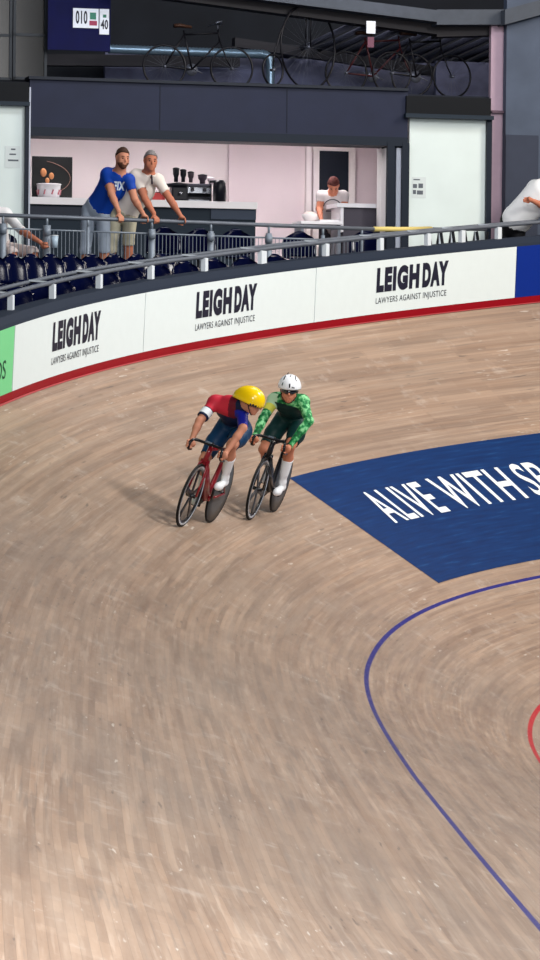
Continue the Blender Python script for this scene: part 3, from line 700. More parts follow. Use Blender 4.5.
# seats
SEAT = mat('navy_seat_plastic', S(3, 7, 38), .11, noise=.02, spec=.16); SEATF = mat('seat_bracket', S(30, 32, 40), .5)
def shell_back():
    b = MB(); nx, nz = 9, 8; vs = []
    for side in (0, 1):
        for j in range(nz+1):
            t = j/nz; hw = .232*(1-.55*max(0, (t-.55)/.45)**2.4)
            for i in range(nx+1):
                x = (i/nx*2-1); edge = .045*x*x; z = .10+.36*t-(.05*x*x*t*t)
                vs.append((x*hw, .16+.07*t-edge+side*.022, z))
    n = nx+1; m_ = (nx+1)*(nz+1); fs = []
    for j in range(nz):
        for i in range(nx):
            a = j*n+i; fs.append((a, a+1, a+n+1, a+n)); fs.append((m_+a, m_+a+n, m_+a+n+1, m_+a+1))
    for i in range(nx): fs.append((i, m_+i, m_+i+1, i+1)); a = nz*n+i; fs.append((a, a+1, m_+a+1, m_+a))
    for j in range(nz): a = j*n; fs.append((a, a+n, m_+a+n, m_+a)); a = j*n+nx; fs.append((a, m_+a, m_+a+n, a+n))
    b.sm = True; b.add(vs, fs); return b
def shell_pan():
    b = MB(); n = 8; vs = []
    for side in (0, 1):
        for j in range(n+1):
            for i in range(n+1):
                x = i/n*2-1; y = j/n*2-1; rr = (abs(x)**4+abs(y)**4)
                vs.append((x*.2, y*.19-.03, .08+.03*(x*x)+.02*(y < 0)*(-y*y)-side*.02))
    k = n+1; m_ = k*k; fs = []
    for j in range(n):
        for i in range(n):
            a = j*k+i; fs.append((a, a+1, a+k+1, a+k)); fs.append((m_+a, m_+a+k, m_+a+k+1, m_+a+1))
    for i in range(n): fs.append((i, m_+i, m_+i+1, i+1)); a = n*k+i; fs.append((a, a+1, m_+a+1, m_+a)); a = i*k; fs.append((a, a+k, m_+a+k, m_+a)); a = i*k+n; fs.append((a, m_+a, m_+a+k, a+k))
    b.sm = True; b.add(vs, fs); return b
seat0 = empty('stadium_seat', (0, 0, 0), 'x', 'seat')
shell_back().build('seat_back', SEAT, seat0); shell_pan().build('seat_pan', SEAT, seat0)
b = MB(); b.box((-.03, .0, -.22), (.03, .14, .07), bev=.005); b.box((-.12, .02, .04), (.12, .18, .065)); b.build('bracket', SEATF, seat0)
b = MB(); b.box((-.09, .262, .30), (.09, .268, .31)); 
seat_n = [0]
def place_seat(P, face, label, group):
    """P top of back; face = unit vector the sitter looks along"""
    o = seat0 if seat_n[0] == 0 else copy_tree(seat0); seat_n[0] += 1
    y = -np.array(face); x = np.cross(y, (0, 0, 1.)); x /= np.linalg.norm(x); M = Matrix.Identity(4)
    for i in range(3): M[i][0] = x[i]; M[i][1] = y[i]; M[i][3] = P[i]-(0, 0, .46)[i]
    o.matrix_world = M; o['label'] = label; o['group'] = group; return o
def terrace(name, o0, o1, hfun, s0, s1, h0=.6):
    ss_ = np.arange(s0, s1, .4); b = MB(); vs = []
    for s in ss_:
        for o_, z_ in ((o0, hfun(s)), (o1, hfun(s)), (o1, hfun(s)-h0), (o0, hfun(s)-h0)):
            p = T(s, WT, 0, o_); p[2] = z_; vs.append(p)
    fs = []
    for i in range(len(ss_)-1):
        for j in range(4): fs.append((4*i+j, 4*i+(j+1) % 4, 4*i+4+(j+1) % 4, 4*i+4+j))
    fs += [(0, 1, 2, 3), tuple(4*(len(ss_)-1)+j for j in range(4))]
    b.add(vs, fs); o = b.build(name, mat('terrace_dark', S(22, 26, 36), .8)); struct(o)
def row(o_, v_fun, s_list, label, group):
    zz = []
    for s in s_list:
        p = T(s, WT, 0, o_); u, _ = pxof(p); d = ray(u, v_fun(u)); D = ((p-CAM)@FW); p[2] = (CAM+d*D)[2]; zz.append(p[2]); fd = -outward(s)*.6-FW*.5; fd[2] = 0; place_seat(p, fd/np.linalg.norm(fd), label, group)
    return s_list, zz
def s_at(u, out):
    g = np.arange(-17, 3, .05); gu = np.array([pxof(T(q, WT, .5, out))[0] for q in g]); o_ = np.argsort(gu); return float(np.interp(u, gu[o_], g[o_]))
uB = [-16, 3, 22, 41, 60, 80, 101, 123, 146, 170]; uA = [-12, 8, 28, 48, 69, 91, 114, 139, 166, 194, 223, 253, 284]
sB = [s_at(u, 1.5) for u in uB]; sA = [s_at(u, .78) for u in uA]
_, zB = row(1.5, lambda u: 253.0, sB, 'navy plastic seat in the back row below the fence', 'navy seats in the row against the fence')
_, zA = row(.78, lambda u: np.interp(u, [-20, 0, 60, 120, 200, 270, 340], [292, 286, 278, 266, 259, 254, 250]), sA, 'navy plastic seat in the front row behind the low handrail', 'navy seats in the row behind the boards')
sB, zB, sA, zA = sB[::-1], zB[::-1], sA[::-1], zA[::-1]
terrace('floor_terrace', .26, 1.22, lambda s: float(np.interp(s, sA, zA))-.70, -9.2, 2.4, 1.6)
terrace('floor_terrace', 1.22, 2.1, lambda s: float(np.interp(s, sB, zB))-.70, -9.2, 2.4, 1.9)
# seats behind the fence
for u, dz, off in ((163, -.03, .5), (199, -.03, .5), (235, -.02, .5), (299, -.02, .5), (366, .03, .5)):
    p = F(u, off, ZFN+dz); place_seat(p, np.array([0, -1., 0]), 'navy plastic seat standing behind the wire fence', 'navy seats behind the fence')

# ================================================================ figures: one continuous skin from blended round cones
def surface_nets(vol, org, h):
    sgn = vol < 0
    c = np.zeros(tuple(np.array(vol.shape)-1)+(3,)); cnt = np.zeros(c.shape[:3])
    corners = [(i, j, k) for i in (0, 1) for j in (0, 1) for k in (0, 1)]
    nx, ny, nz = vol.shape
    def sub(A, o): return A[o[0]:nx-1+o[0], o[1]:ny-1+o[1], o[2]:nz-1+o[2]]
    for a in corners:
        for ax in range(3):
            if a[ax] == 0:
                b = list(a); b[ax] = 1; b = tuple(b)
                va, vb = sub(vol, a), sub(vol, b); mk = (va < 0) != (vb < 0)
                t = np.where(mk, va/np.where(mk, va-vb, 1), 0)
                for d in range(3): c[..., d] += np.where(mk, a[d]+(t if d == ax else 0), 0)
                cnt += mk
    act = cnt > 0; idx = -np.ones(cnt.shape, int); idx[act] = np.arange(act.sum())
    g = np.stack(np.meshgrid(*[np.arange(n) for n in cnt.shape], indexing='ij'), -1)
    V = (g[act]+c[act]/cnt[act][:, None])*h+org
    F_ = []
    for ax in range(3):
        sl0 = [slice(None)]*3; sl1 = [slice(None)]*3; sl0[ax] = slice(0, -1); sl1[ax] = slice(1, None)
        a, b = sgn[tuple(sl0)], sgn[tuple(sl1)]; ch = np.argwhere(a != b); o1, o2 = [(1, 2), (2, 0), (0, 1)][ax]
        ok = (ch[:, o1] > 0) & (ch[:, o2] > 0) & (ch[:, o1] < cnt.shape[o1]) & (ch[:, o2] < cnt.shape[o2]); ch = ch[ok]
        ins = a[tuple(ch.T)]; q = []
        for d1, d2 in ((1, 1), (0, 1), (0, 0), (1, 0)):
            e = ch.copy(); e[:, o1] -= d1; e[:, o2] -= d2; q.append(idx[tuple(e.T)])
        q = np.stack(q, 1); q[~ins] = q[~ins][:, ::-1]; F_.append(q)
    return V, np.concatenate(F_)
class Fig:
    def __init__(s): s.p = []
    def cone(s, a, b, ra, rb, tag, k=.02): s.p.append(('c', np.array(a, float), np.array(b, float), ra, rb, tag, k)); return s
    def chain(s, pts, rs, tag, k=.02):
        for i in range(len(pts)-1): s.cone(pts[i], pts[i+1], rs[i], rs[i+1], tag if isinstance(tag, str) else tag[i], k)
        return s
    def ell(s, c, r, R, tag, k=.02): s.p.append(('e', np.array(c, float), np.array(r, float), np.array(R, float), None, tag, k)); return s
    def mesh(s, h):
        bb = []
        for q in s.p:
            if q[0] == 'c': bb += [q[1]-q[3], q[1]+q[3], q[2]-q[4], q[2]+q[4]]
            else: bb += [q[1]-max(q[2]), q[1]+max(q[2])]
        lo = np.min(bb, 0)-3*h; hi = np.max(bb, 0)+3*h; n = np.ceil((hi-lo)/h).astype(int)+1
        vol = np.full(tuple(n), .5, np.float32); near = np.full(tuple(n), .5, np.float32); who = np.zeros(tuple(n), np.int16)
        ax = [lo[i]+h*np.arange(n[i]) for i in range(3)]
        for qi, q in enumerate(s.p):
            kk_ = q[6]; mrg = kk_+3*h
            if q[0] == 'c': l = np.minimum(q[1]-q[3], q[2]-q[4])-mrg; u = np.maximum(q[1]+q[3], q[2]+q[4])+mrg
            else: l = q[1]-max(q[2])-mrg; u = q[1]+max(q[2])+mrg
            i0 = np.maximum(((l-lo)/h).astype(int), 0); i1 = np.minimum(((u-lo)/h).astype(int)+2, n); sl = tuple(slice(i0[d], i1[d]) for d in range(3))
            X, Y, Z = np.meshgrid(*[ax[d][sl[d]] for d in range(3)], indexing='ij'); P = np.stack([X, Y, Z], -1)
            if q[0] == 'c':
                ab = q[2]-q[1]; L2 = ab@ab+1e-12; t = np.clip(((P-q[1])@ab)/L2, 0, 1); d = np.linalg.norm(P-q[1]-t[..., None]*ab, axis=-1)-(q[3]+(q[4]-q[3])*t)
            else:
                p = (P-q[1])@q[3]; k0 = np.linalg.norm(p/q[2], axis=-1); k1 = np.linalg.norm(p/(q[2]**2), axis=-1)+1e-9; d = k0*(k0-1)/k1
            o = vol[sl]; hh = np.clip(.5+.5*(o-d)/kk_, 0, 1); vol[sl] = o*(1-hh)+d*hh-kk_*hh*(1-hh)
            nn = near[sl]; m_ = d < nn; nn[m_] = d[m_]; near[sl] = nn; w_ = who[sl]; w_[m_] = qi; who[sl] = w_
        V, F_ = surface_nets(vol, lo, h)
        ii = np.clip(np.round((V-lo)/h).astype(int), 0, n-1); tg = who[tuple(ii.T)]
        # light Laplacian smoothing
        E_ = np.concatenate([F_[:, [0, 1]], F_[:, [1, 2]], F_[:, [2, 3]], F_[:, [3, 0]]])
        for _ in range(2):
            acc = np.zeros_like(V); cn = np.zeros(len(V)); np.add.at(acc, E_[:, 0], V[E_[:, 1]]); np.add.at(cn, E_[:, 0], 1)
            np.add.at(acc, E_[:, 1], V[E_[:, 0]]); np.add.at(cn, E_[:, 1], 1); V = V*.5+.5*acc/cn[:, None]
        s.V, s.F, s.T = V, F_, tg
        N = np.zeros_like(V); fn_ = np.cross(V[F_[:, 2]]-V[F_[:, 0]], V[F_[:, 3]]-V[F_[:, 1]])
        for j in range(4): np.add.at(N, F_[:, j], fn_)
        s.N = N/(np.linalg.norm(N, axis=1)[:, None]+1e-12); return s
    def t_of(s, v, qi):
        q = s.p[qi]; ab = q[2]-q[1]; return ((v-q[1])@ab)/(ab@ab+1e-12)
    def build(s, name, material, parent):
        me = bpy.data.meshes.new(name); me.from_pydata(s.V.tolist(), [], s.F.tolist()); me.materials.append(material)
        for p in me.polygons: p.use_smooth = True
        o = bpy.data.objects.new(name, me); COL.objects.link(o); o.parent = parent; return o
    def garment(s, name, material, parent, sel, off=.006, it=0):
        """thickened copy of the skin where sel(vertex index array) holds"""
        ok = sel(s); keep = ok[s.F].sum(1) >= 3; F_ = s.F[keep]; used = np.unique(F_)
        mp = -np.ones(len(s.V), int); mp[used] = np.arange(len(used)); V = s.V[used]+s.N[used]*off; F2 = mp[F_]
        # hem: border edges turned back to the skin
        e = {}
        for f in F2:
            for a, b in ((f[0], f[1]), (f[1], f[2]), (f[2], f[3]), (f[3], f[0])): e[(a, b)] = 1
        inner = s.V[used]-s.N[used]*.002; n = len(V); F3 = F2.tolist(); V = np.concatenate([V, inner])
        for (a, b) in e:
            if (b, a) not in e: F3.append([b, a, a+n, b+n])
        me = bpy.data.meshes.new(name); me.from_pydata(V.tolist(), [], F3)
        for k in (material if isinstance(material, (list, tuple)) else [material]): me.materials.append(k)
        bm = bmesh.new(); bm.from_mesh(me); bmesh.ops.delete(bm, geom=[v for v in bm.verts if not v.link_faces], context='VERTS'); bm.to_mesh(me); bm.free()
        for p in me.polygons: p.use_smooth = True
        o = bpy.data.objects.new(name, me); COL.objects.link(o); o.parent = parent; return o
    def tags(s): return np.array([q[5] for q in s.p])[s.T]
def unit(v): v = np.array(v, float); return v/np.linalg.norm(v)
def basis(f, up=(0, 0, 1)):
    f = unit(f); l = unit(np.cross(up, f)); u = np.cross(f, l); return np.stack([f, l, u], 1)   # columns forward, left, up
def head(fig, c, f, up=(0, 0, 1), sc=1.0, neck=None, nr=.055, beard=False):
    """c = centre of skull, f = where the face points"""
    R = basis(f, up); q = lambda x, y, z: np.array(c)+R@(np.array((x, y, z))*sc)
    fig.ell(q(-.008, 0, .02), np.array((.096, .076, .098))*sc, R, 'head', .02)
    fig.ell(q(.03, 0, -.055), np.array((.062, .054, .062))*sc, R, 'head', .03)
    fig.cone(q(.062, 0, -.098), q(.055, 0, -.085), .022*sc, .03*sc, 'head', .02)                 # chin
    fig.cone(q(.086, 0, .012), q(.108, 0, -.028), .009*sc, .014*sc, 'head', .012)                # nose
    fig.cone(q(.076, -.03, .026), q(.076, .03, .026), .012*sc, .012*sc, 'head', .012)            # brow
    fig.cone(q(.084, -.014, -.058), q(.084, .014, -.058), .010*sc, .010*sc, 'lips', .008)
    for s_ in (-1, 1): fig.cone(q(-.01, s_*.078, .012), q(-.004, s_*.076, -.022), .014*sc, .010*sc, 'head', .008); fig.cone(q(.055, s_*.045, -.02), q(.04, s_*.05, -.05), .018*sc, .018*sc, 'head', .02)
    if neck is not None: fig.cone(q(-.02, 0, -.05), neck, nr*sc, nr*1.12*sc, 'neck', .03)
    return q, R
def eyes(q, R, sc, parent, dark=True):
    for s_ in (-1, 1):
        b = MB(); b.ell(q(.078, s_*.030, .004), (.008*sc, .012*sc, .008*sc), R); b.build('eye', mat('eye_dark', (.03, .02, .015), .3), parent)
        b = MB(); b.tube([q(.088, s_*.016, .026), q(.089, s_*.03, .031), q(.078, s_*.048, .026)], .0045*sc, 5); b.build('eyebrow', mat('eyebrow_brown', (.05, .03, .02), .7), parent)
def grip(fig, B, A, O, wrist, r, tag='hand', sc=1.0, thumb=1):
    """hand closed on a bar: B point on the bar axis, A bar axis (index to little finger), O direction from the bar to the palm"""
    A = unit(A); O = unit(np.array(O)-A*(np.array(O)@A)); Q = np.cross(A, O)
    rr = r+.011*sc; P = np.array(B, float)
    palm = P+O*(rr+.010*sc)-Q*.018*sc
    fig.ell(palm, np.array((.040, .016, .042))*sc, np.stack([A, O, Q], 1), tag, .012)
    fig.cone(np.array(wrist, float), palm-Q*.01*sc, .024*sc, .022*sc, tag, .02)
    for i, ln in enumerate((.92, 1.0, .95, .78)):
        a0 = (-.030+.020*i)*sc; pts = []
        for t in (0, .34, .67, 1):
            th = (.05+t*3.1*ln); pts.append(P+A*a0+(O*math.cos(th)+Q*math.sin(th))*rr)
        fig.chain(pts, [.0105*sc, .0098*sc, .009*sc, .008*sc], tag, .004)
    th0 = P-A*.040*sc*thumb+O*(rr)*.9-Q*.012*sc; fig.chain([palm-A*.030*sc*thumb, th0-A*.004, P-A*.036*sc*thumb-Q*(rr)*1.0, P-A*.03*sc*thumb-Q*rr*.8-O*rr*.6], [.014*sc, .012*sc, .0105*sc, .009*sc], tag, .006)
def skin(name, col): return mat(name, col, .55, noise=.04, nscale=20)
SKIN_A = skin('skin_light', S(196, 134, 108)); SKIN_B = skin('skin_tan', S(196, 126, 98)); SKIN_C = skin('skin_warm', S(184, 116, 90))

# ================================================================ track bicycles and riders
def rig(pf, pr, tilt, scale):
    """matrix of a bicycle: origin at the rear contact patch, X forward, Y left, Z up through the frame"""
    pf, pr = np.array(pf), np.array(pr); Fv = unit(pf-pr); t = math.radians(tilt)
    U0 = RT*math.sin(t)+UP*math.cos(t); U = unit(U0-Fv*(U0@Fv)); L = np.cross(U, Fv); O = pf-Fv*.97*scale
    M = Matrix.Identity(4)
    for i in range(3): M[i][0] = Fv[i]*scale; M[i][1] = L[i]*scale; M[i][2] = U[i]*scale; M[i][3] = O[i]
    def loc(u, v, X):
        A = np.stack([L*scale, U*scale, -ray(u, v)], 1); y, z, _ = np.linalg.solve(A, CAM-O-X*scale*Fv); return np.array([X, y, z])
    def vec(right, up, toward):
        w_ = RT*right+UP*up-FW*toward; return unit([w_@Fv, w_@L, w_@U])
    return M, loc, vec
BARZ = .875
def bar_path(s_):
    return [(.93, 0, BARZ), (.93, s_*.10, BARZ), (.935, s_*.14, BARZ-.002), (.965, s_*.160, BARZ-.008), (1.0, s_*.170, BARZ-.028), (1.012, s_*.174, BARZ-.062), (.99, s_*.177, BARZ-.098), (.95, s_*.178, BARZ-.112), (.88, s_*.18, BARZ-.115)]
TYRE = mat('black_tyre', S(18, 18, 20), .6); CARB = mat('carbon_black', S(16, 18, 24), .3, coat=.3); DISC = mat('disc_wheel_grey', S(78, 82, 86), .35, noise=.08); SIL = mat('bright_silver', S(215, 220, 228), .25, metal=.6)
def ring(b, r, rad, c, n=48, flat=1.0):
    b.tube([(c[0]+r*math.cos(q), c[1], c[2]+r*math.sin(q)) for q in np.linspace(0, 2*math.pi, n, endpoint=False)], [(rad, rad*flat)]*n, 8, closed=True, flat=(0, 1, 0))
def blade_wheel(parent, c, phase, rimcol, bladecol, nb=5):
    b = MB(); ring(b, .322, .0125, c); w_ = b.build('front_wheel', TYRE, parent); w_['label'] = 'bladed front wheel with thin black tyre'
    b = MB(); prof = [(.312, .011), (.306, .013), (.268, .009), (.262, .0), (.268, -.009), (.306, -.013), (.312, -.011)]
    b.lathe(prof, c, 'y', 56); b.build('rim', rimcol, w_)
    b = MB(); b.lathe([(.3095, .0135), (.290, .0148), (.290, -.0148), (.3095, -.0135)], c, 'y', 56); b.build('rim_edge_glint', SIL, w_)  # silver rim edge, widened and brightened to imitate a reflection inside the wheel
    for k in range(nb):
        q = phase+2*math.pi*k/nb; b = MB(); d = np.array((math.cos(q), 0, math.sin(q)))
        pts = [np.array(c)+d*r for r in (.02, .06, .13, .2, .27)]
        b.tube(pts, [(.007, .032), (.008, .036), (.008, .030), (.009, .034), (.010, .048)], 10, flat=(0, 1, 0)); b.build('blade', bladecol, w_)
    b = MB(); b.tube([(c[0], c[1]-.05, c[2]), (c[0], c[1]+.05, c[2])], .02, 12); b.build('hub', CARB, w_)
    return w_
def track_bike(name, M, label, col, forkcol, disc, phase, ca, accent=None):
    t = empty(name, (0, 0, 0), label, 'track bicycle', M=M); R0 = .335; BB = np.array((.40, 0, .29))
    blade_wheel(t, (.97, 0, R0), phase, CARB, disc[1])
    b = MB(); ring(b, .322, .0125, (0, 0, R0)); rw = b.build('rear_wheel', TYRE, t)
    b = MB(); b.lathe([(.0, .022), (.05, .022), (.2, .014), (.312, .010), (.312, -.010), (.2, -.014), (.05, -.022), (0, -.022)], (0, 0, R0), 'y', 56); b.build('disc', disc[0], rw)
    b = MB(); b.tube([(0, -.06, R0), (0, .06, R0)], .014, 10); b.build('axle', CARB, rw)
    b = MB()
    b.tube([(.865, 0, .68), (.83, 0, .80), (.82, 0, .845)], [(.046, .03), (.042, .027), (.036, .026)], 12, flat=(1, 0, 0))      # head tube
    b.tube([BB+(0.01, 0, .0), (.62, 0, .49), (.86, 0, .70)], [(.052, .034), (.056, .032), (.048, .03)], 12, flat=(-.7, 0, .7))    # down tube
    b.tube([(.22, 0, .80), (.5, 0, .815), (.825, 0, .82)], [(.018, .014), (.018, .014), (.024, .018)], 10, flat=(0, 0, 1))        # top tube
    b.tube([BB, (.35, 0, .40), (.27, 0, .62), (.215, 0, .82)], [(.045, .028), (.046, .026), (.044, .022), (.034, .02)], 12, flat=(1, 0, 0))
    for s_ in (-1, 1):
        b.tube([BB+(0, s_*.02, 0), (.2, s_*.045, .305), (0, s_*.055, R0)], [(.016, .009), (.014, .008), (.012, .008)], 8, flat=(0, 0, 1))
        b.tube([(.26, s_*.012, .68), (.12, s_*.04, .49), (0, s_*.055, R0)], [(.013, .008)]*3, 8, flat=(1, 0, 0))
    b.tube([BB+(0, -.04, 0), BB+(0, .04, 0)], .03, 14)
    f = b.build('frame', col, t)
    if accent:
        b = MB(); b.tube([(.56, .0, .435), (.72, 0, .575)], [(.0575, .0335)]*2, 12, flat=(-.7, 0, .7)); b.build('frame_decal', accent, f)
    b = MB()
    for s_ in (-1, 1): b.tube([(.862, s_*.012, .70), (.885, s_*.042, .66), (.92, s_*.052, .52), (.97, s_*.054, R0)], [(.026, .016), (.032, .014), (.028, .012), (.018, .010)], 10, flat=(1, 0, 0))
    b.tube([(.862, -.045, .685), (.862, .045, .685)], .024, 10); b.build('fork', forkcol, t)
    b = MB(); b.tube([(.82, 0, .845), (.815, 0, .872), (.93, 0, BARZ)], [.019, .02, .018], 10); b.build('stem', CARB, t)
    b = MB(); b.tube(bar_path(1)[::-1]+bar_path(-1)[1:], .0155, 10); hb = b.build('handlebar', CARB, t)
    b = MB(); b.box((.93, -.03, BARZ+.01), (.99, .03, BARZ+.024), bev=.004); b.build('computer_mount', mat('grey_head_unit', S(90, 100, 112), .3), hb)
    b = MB(); b.tube([(.215, 0, .80), (.19, 0, .90), (.185, 0, .925)], [(.022, .012)]*3, 10, flat=(1, 0, 0)); b.build('seatpost', CARB, t)
    b = MB(); b.tube([(.06, 0, .945), (.12, 0, .95), (.2, 0, .945), (.3, 0, .94), (.33, 0, .935)], [(.016, .065), (.02, .07), (.018, .04), (.016, .022), (.01, .015)], 12, flat=(0, 0, 1)); b.build('saddle', CARB, t)
    b = MB(); b.lathe([(.02, -.052), (.095, -.052), (.098, -.047), (.095, -.044), (.02, -.044)], tuple(BB), 'y', 40); cr = b.build('crankset', CARB, t)
    ped = {}
    for s_ in (1, -1):
        a = ca if s_ > 0 else ca+math.pi; e = BB+np.array((.165*math.cos(a), s_*.075, .165*math.sin(a))); b = MB()
        b.tube([BB+(0, s_*.055, 0), e], [(.016, .008), (.012, .007)], 8, flat=(0, 1, 0)); b.build('crank_arm', CARB, cr)
        b = MB(); p = e+np.array((0, s_*.045, 0)); b.box(p-(.035, .03, .009), p+(.035, .03, .009), bev=.004); b.tube([e, p], .008, 8); b.build('pedal', mat('pedal_black', S(24, 24, 26), .4), cr); ped[s_] = p
    b = MB(); b.tube([BB+(0, -.048, .095), (0, -.048, R0+.03), (-.028, -.048, R0), (0, -.048, R0-.03), BB+(0, -.048, -.095)], .005, 5); b.build('chain', mat('chain_steel', S(130, 130, 135), .3, metal=.8), cr)
    return t, ped
def ik(a, b, la, lb, pole):
    a, b = np.array(a), np.array(b); d = b-a; L = min(np.linalg.norm(d), (la+lb)*.999); d = unit(d); x = (la*la-lb*lb+L*L)/(2*L); h = math.sqrt(max(la*la-x*x, 0))
    p = np.array(pole, float); p = unit(p-d*(p@d)); return a+d*x+p*h
def rider_body(t, loc, vec, ped, J, skinm):
    fg = Fig(); hipZ = 1.02; hips = {1: np.array((.215, .085, hipZ)), -1: np.array((.215, -.085, hipZ))}
    ch = (J['shL']+J['shR'])/2; pel = np.array((.20, 0, hipZ+.03)); across = unit(J['shL']-J['shR'])
    up_t = unit(np.cross(ch-pel, across)); 
    if up_t[2] < 0: up_t = -up_t
    fwd = unit(ch-pel); Rb = np.stack([fwd, across, up_t], 1)
    fg.ell(pel, (.14, .155, .115), Rb, 'pelvis', .05)
    m1 = pel*.62+ch*.38+up_t*.035; fg.ell(m1, (.16, .135, .10), Rb, 'belly', .06)
    m2 = pel*.22+ch*.78+up_t*.02-fwd*.02; fg.ell(m2, (.17, .160, .115), Rb, 'chest', .06)
    fg.cone(J['shR']*.8+ch*.2, J['shL']*.8+ch*.2, .075, .075, 'chest', .05)
    nk = ch+fwd*.03+up_t*.03
    q, R = head(fg, J['head'], J['face'], J['hup'], 1.06, nk, .058)
    ank = {}
    for s_, nm in ((1, 'L'), (-1, 'R')):
        hp = hips[s_]; p = ped[s_]; an = p+np.array((-.105, 0, .135)); ank[s_] = an; kn = ik(hp, an, .435, .425, (1, s_*.12, .5)); J['kn'+nm] = kn
        fg.chain([hp, hp*.5+kn*.5+np.array((0, s_*.01, 0)), kn], [.098, .082, .055], 'thigh', .03)
        fg.ell(kn+unit(kn-hp)*.002, (.052, .05, .056), np.eye(3), 'knee', .02)
        cf = kn*.68+an*.32+np.array((-.022, 0, -.0)); fg.cone(kn, an, .046, .032, 'shin', .02); fg.cone(kn*.85+an*.15, cf, .044, .050, 'shin', .03); fg.cone(cf, kn*.25+an*.75, .05, .034, 'shin', .03)
        fg.cone(an+np.array((-.03, 0, -.045)), an+np.array((0, 0, 0)), .034, .036, 'foot', .02)
        fg.cone(an+np.array((-.035, 0, -.06)), p+np.array((.03, 0, .038)), .031, .034, 'foot', .03); fg.cone(p+np.array((.0, 0, .038)), p+np.array((.055, -s_*.004, .034)), .037, .028, 'foot', .02)
        sh, el = J['sh'+nm], J['el'+nm]; g = J['grip'+nm]
        fg.ell(sh, (.062, .060, .058), np.eye(3), 'shoulder', .05)
        O = unit(el-g); A = J.get('axis'+nm, np.array((.15, 0, 1.))); A = unit(A)
        O2 = unit(O-A*(O@A)); wr = g+O2*.055+unit(O)*.035
        fg.cone(sh, el, .055, .041, 'upperarm'+nm, .03); md = el*.65+wr*.35; fg.cone(el, md, .041, .040, 'forearm'+nm, .02); fg.cone(md, wr, .039, .025, 'forearm'+nm, .02)
        grip(fg, g, A, O2, wr, .0155, 'hand', 1.0)
    fg.mesh(.0085); body = fg.build('body', skinm, t); eyes(q, R, 1.0, body)
    return fg, body, q, R, ank
def region_mats(o, fn_):
    for p in o.data.polygons: p.material_index = fn_(np.array(p.center))
def helmet(t, q, R, material, kind):
    b = MB(); vs = []; n, m_ = 28, 16
    for i in range(m_+1):
        a = math.pi*(.56 if kind == 'aero' else .51)*i/m_
        for k in range(n):
            th = 2*math.pi*k/n; x, y, z = math.sin(a)*math.cos(th), math.sin(a)*math.sin(th), math.cos(a)
            if kind == 'aero': rx = .138+(.05 if x < 0 else 0); px = x*rx; py = y*(.112-.03*max(0, -x)**1.5); pz = z*.128+.008-.03*max(0, -x)**2
            else: px = x*(.132+(.02 if x < 0 else 0)); py = y*.116; pz = z*.130+.024
            low = i == m_
            vs.append(q(px-.012, py, pz))
    base = len(vs)
    fs = [(i*n+k, i*n+(k+1) % n, (i+1)*n+(k+1) % n, (i+1)*n+k) for i in range(m_) for k in range(n)]
    inner = [tuple(np.array(v)*1.0+R@np.array((0, 0, 0))) for v in vs[m_*n:]]
    b.sm = True; b.add(vs, fs)
    # turned-in brim
    brim = []; cc = np.mean(vs[m_*n:], 0)
    for v in vs[m_*n:]: brim.append(cc+(np.array(v)-cc)*.84+R@np.array((0, 0, .01)))
    b.add(vs[m_*n:]+brim, [(k, (k+1) % n, n+(k+1) % n, n+k) for k in range(n)])
    return b.build('helmet', material, t)

# ---- rider one: yellow helmet on the red bicycle
CF1, CR1 = (-4.243, 2.740, 2.258), (-4.014, 3.666, 2.277)
M1, loc1, vec1 = rig(CF1, CR1, 20.3, 1.045)
FRED = mat('frame_red', S(132, 14, 30), .3, coat=.5)
bike1, ped1 = track_bike('track_bicycle', M1, 'dark red track bicycle ridden by the person in the yellow helmet', FRED, FRED, (DISC, CARB), .35, math.radians(50))
man1 = empty('person', (0, 0, 0), 'person in yellow helmet and red, navy and blue skinsuit riding the red bicycle', 'person', M=M1)
gp = {1: np.array((1.008, .173, BARZ-.055)), -1: np.array((1.008, -.173, BARZ-.055))}
J = dict(shR=loc1(214.5, 402.5, .60), shL=loc1(242, 410, .62), elR=loc1(199.5, 421, .80), elL=loc1(243, 428, .80), gripR=gp[-1], gripL=gp[1],
         head=loc1(252, 401, .74), face=vec1(.80, -.42, .30), hup=vec1(.35, .8, .25))
fg, body, q, R, ank = rider_body(man1, loc1, vec1, ped1, J, SKIN_A)
NAVY = mat('skinsuit_navy', S(14, 30, 66), .55); TEALN = mat('skinsuit_teal_navy', S(10, 50, 84), .5); JRED = mat('skinsuit_red', S(196, 44, 62), .5); JBLU = mat('sleeve_blue', S(26, 34, 150), .5); JPUR = mat('skinsuit_purple', S(48, 24, 110), .5); JLB = mat('pale_blue_print', S(130, 180, 215), .5); JDR = mat('skinsuit_dark_red', S(110, 24, 44), .5)
def tsel(tags, extra=None):
    def f(s):
        tg = s.tags(); ok = np.isin(tg, tags)
        if extra is not None: ok |= extra(s, tg)
        return ok
    return f
def along(s, a, b): ab = b-a; return ((s.V-a)@ab)/(ab@ab)
o = fg.garment('skinsuit_top', [NAVY, JRED, JBLU, JPUR, JDR], man1, tsel(['belly', 'chest', 'shoulder', 'pelvis'], lambda s, tg: ((tg == 'neck') & (np.linalg.norm(s.V-J['head'], axis=1) > .12)) | (np.isin(tg, ['upperarmR']) & (along(s, J['shR'], J['elR']) < .80)) | (np.isin(tg, ['upperarmL']) & (along(s, J['shL'], J['elL']) < .93))), .007)
ch1 = (J['shR']+J['shL'])/2
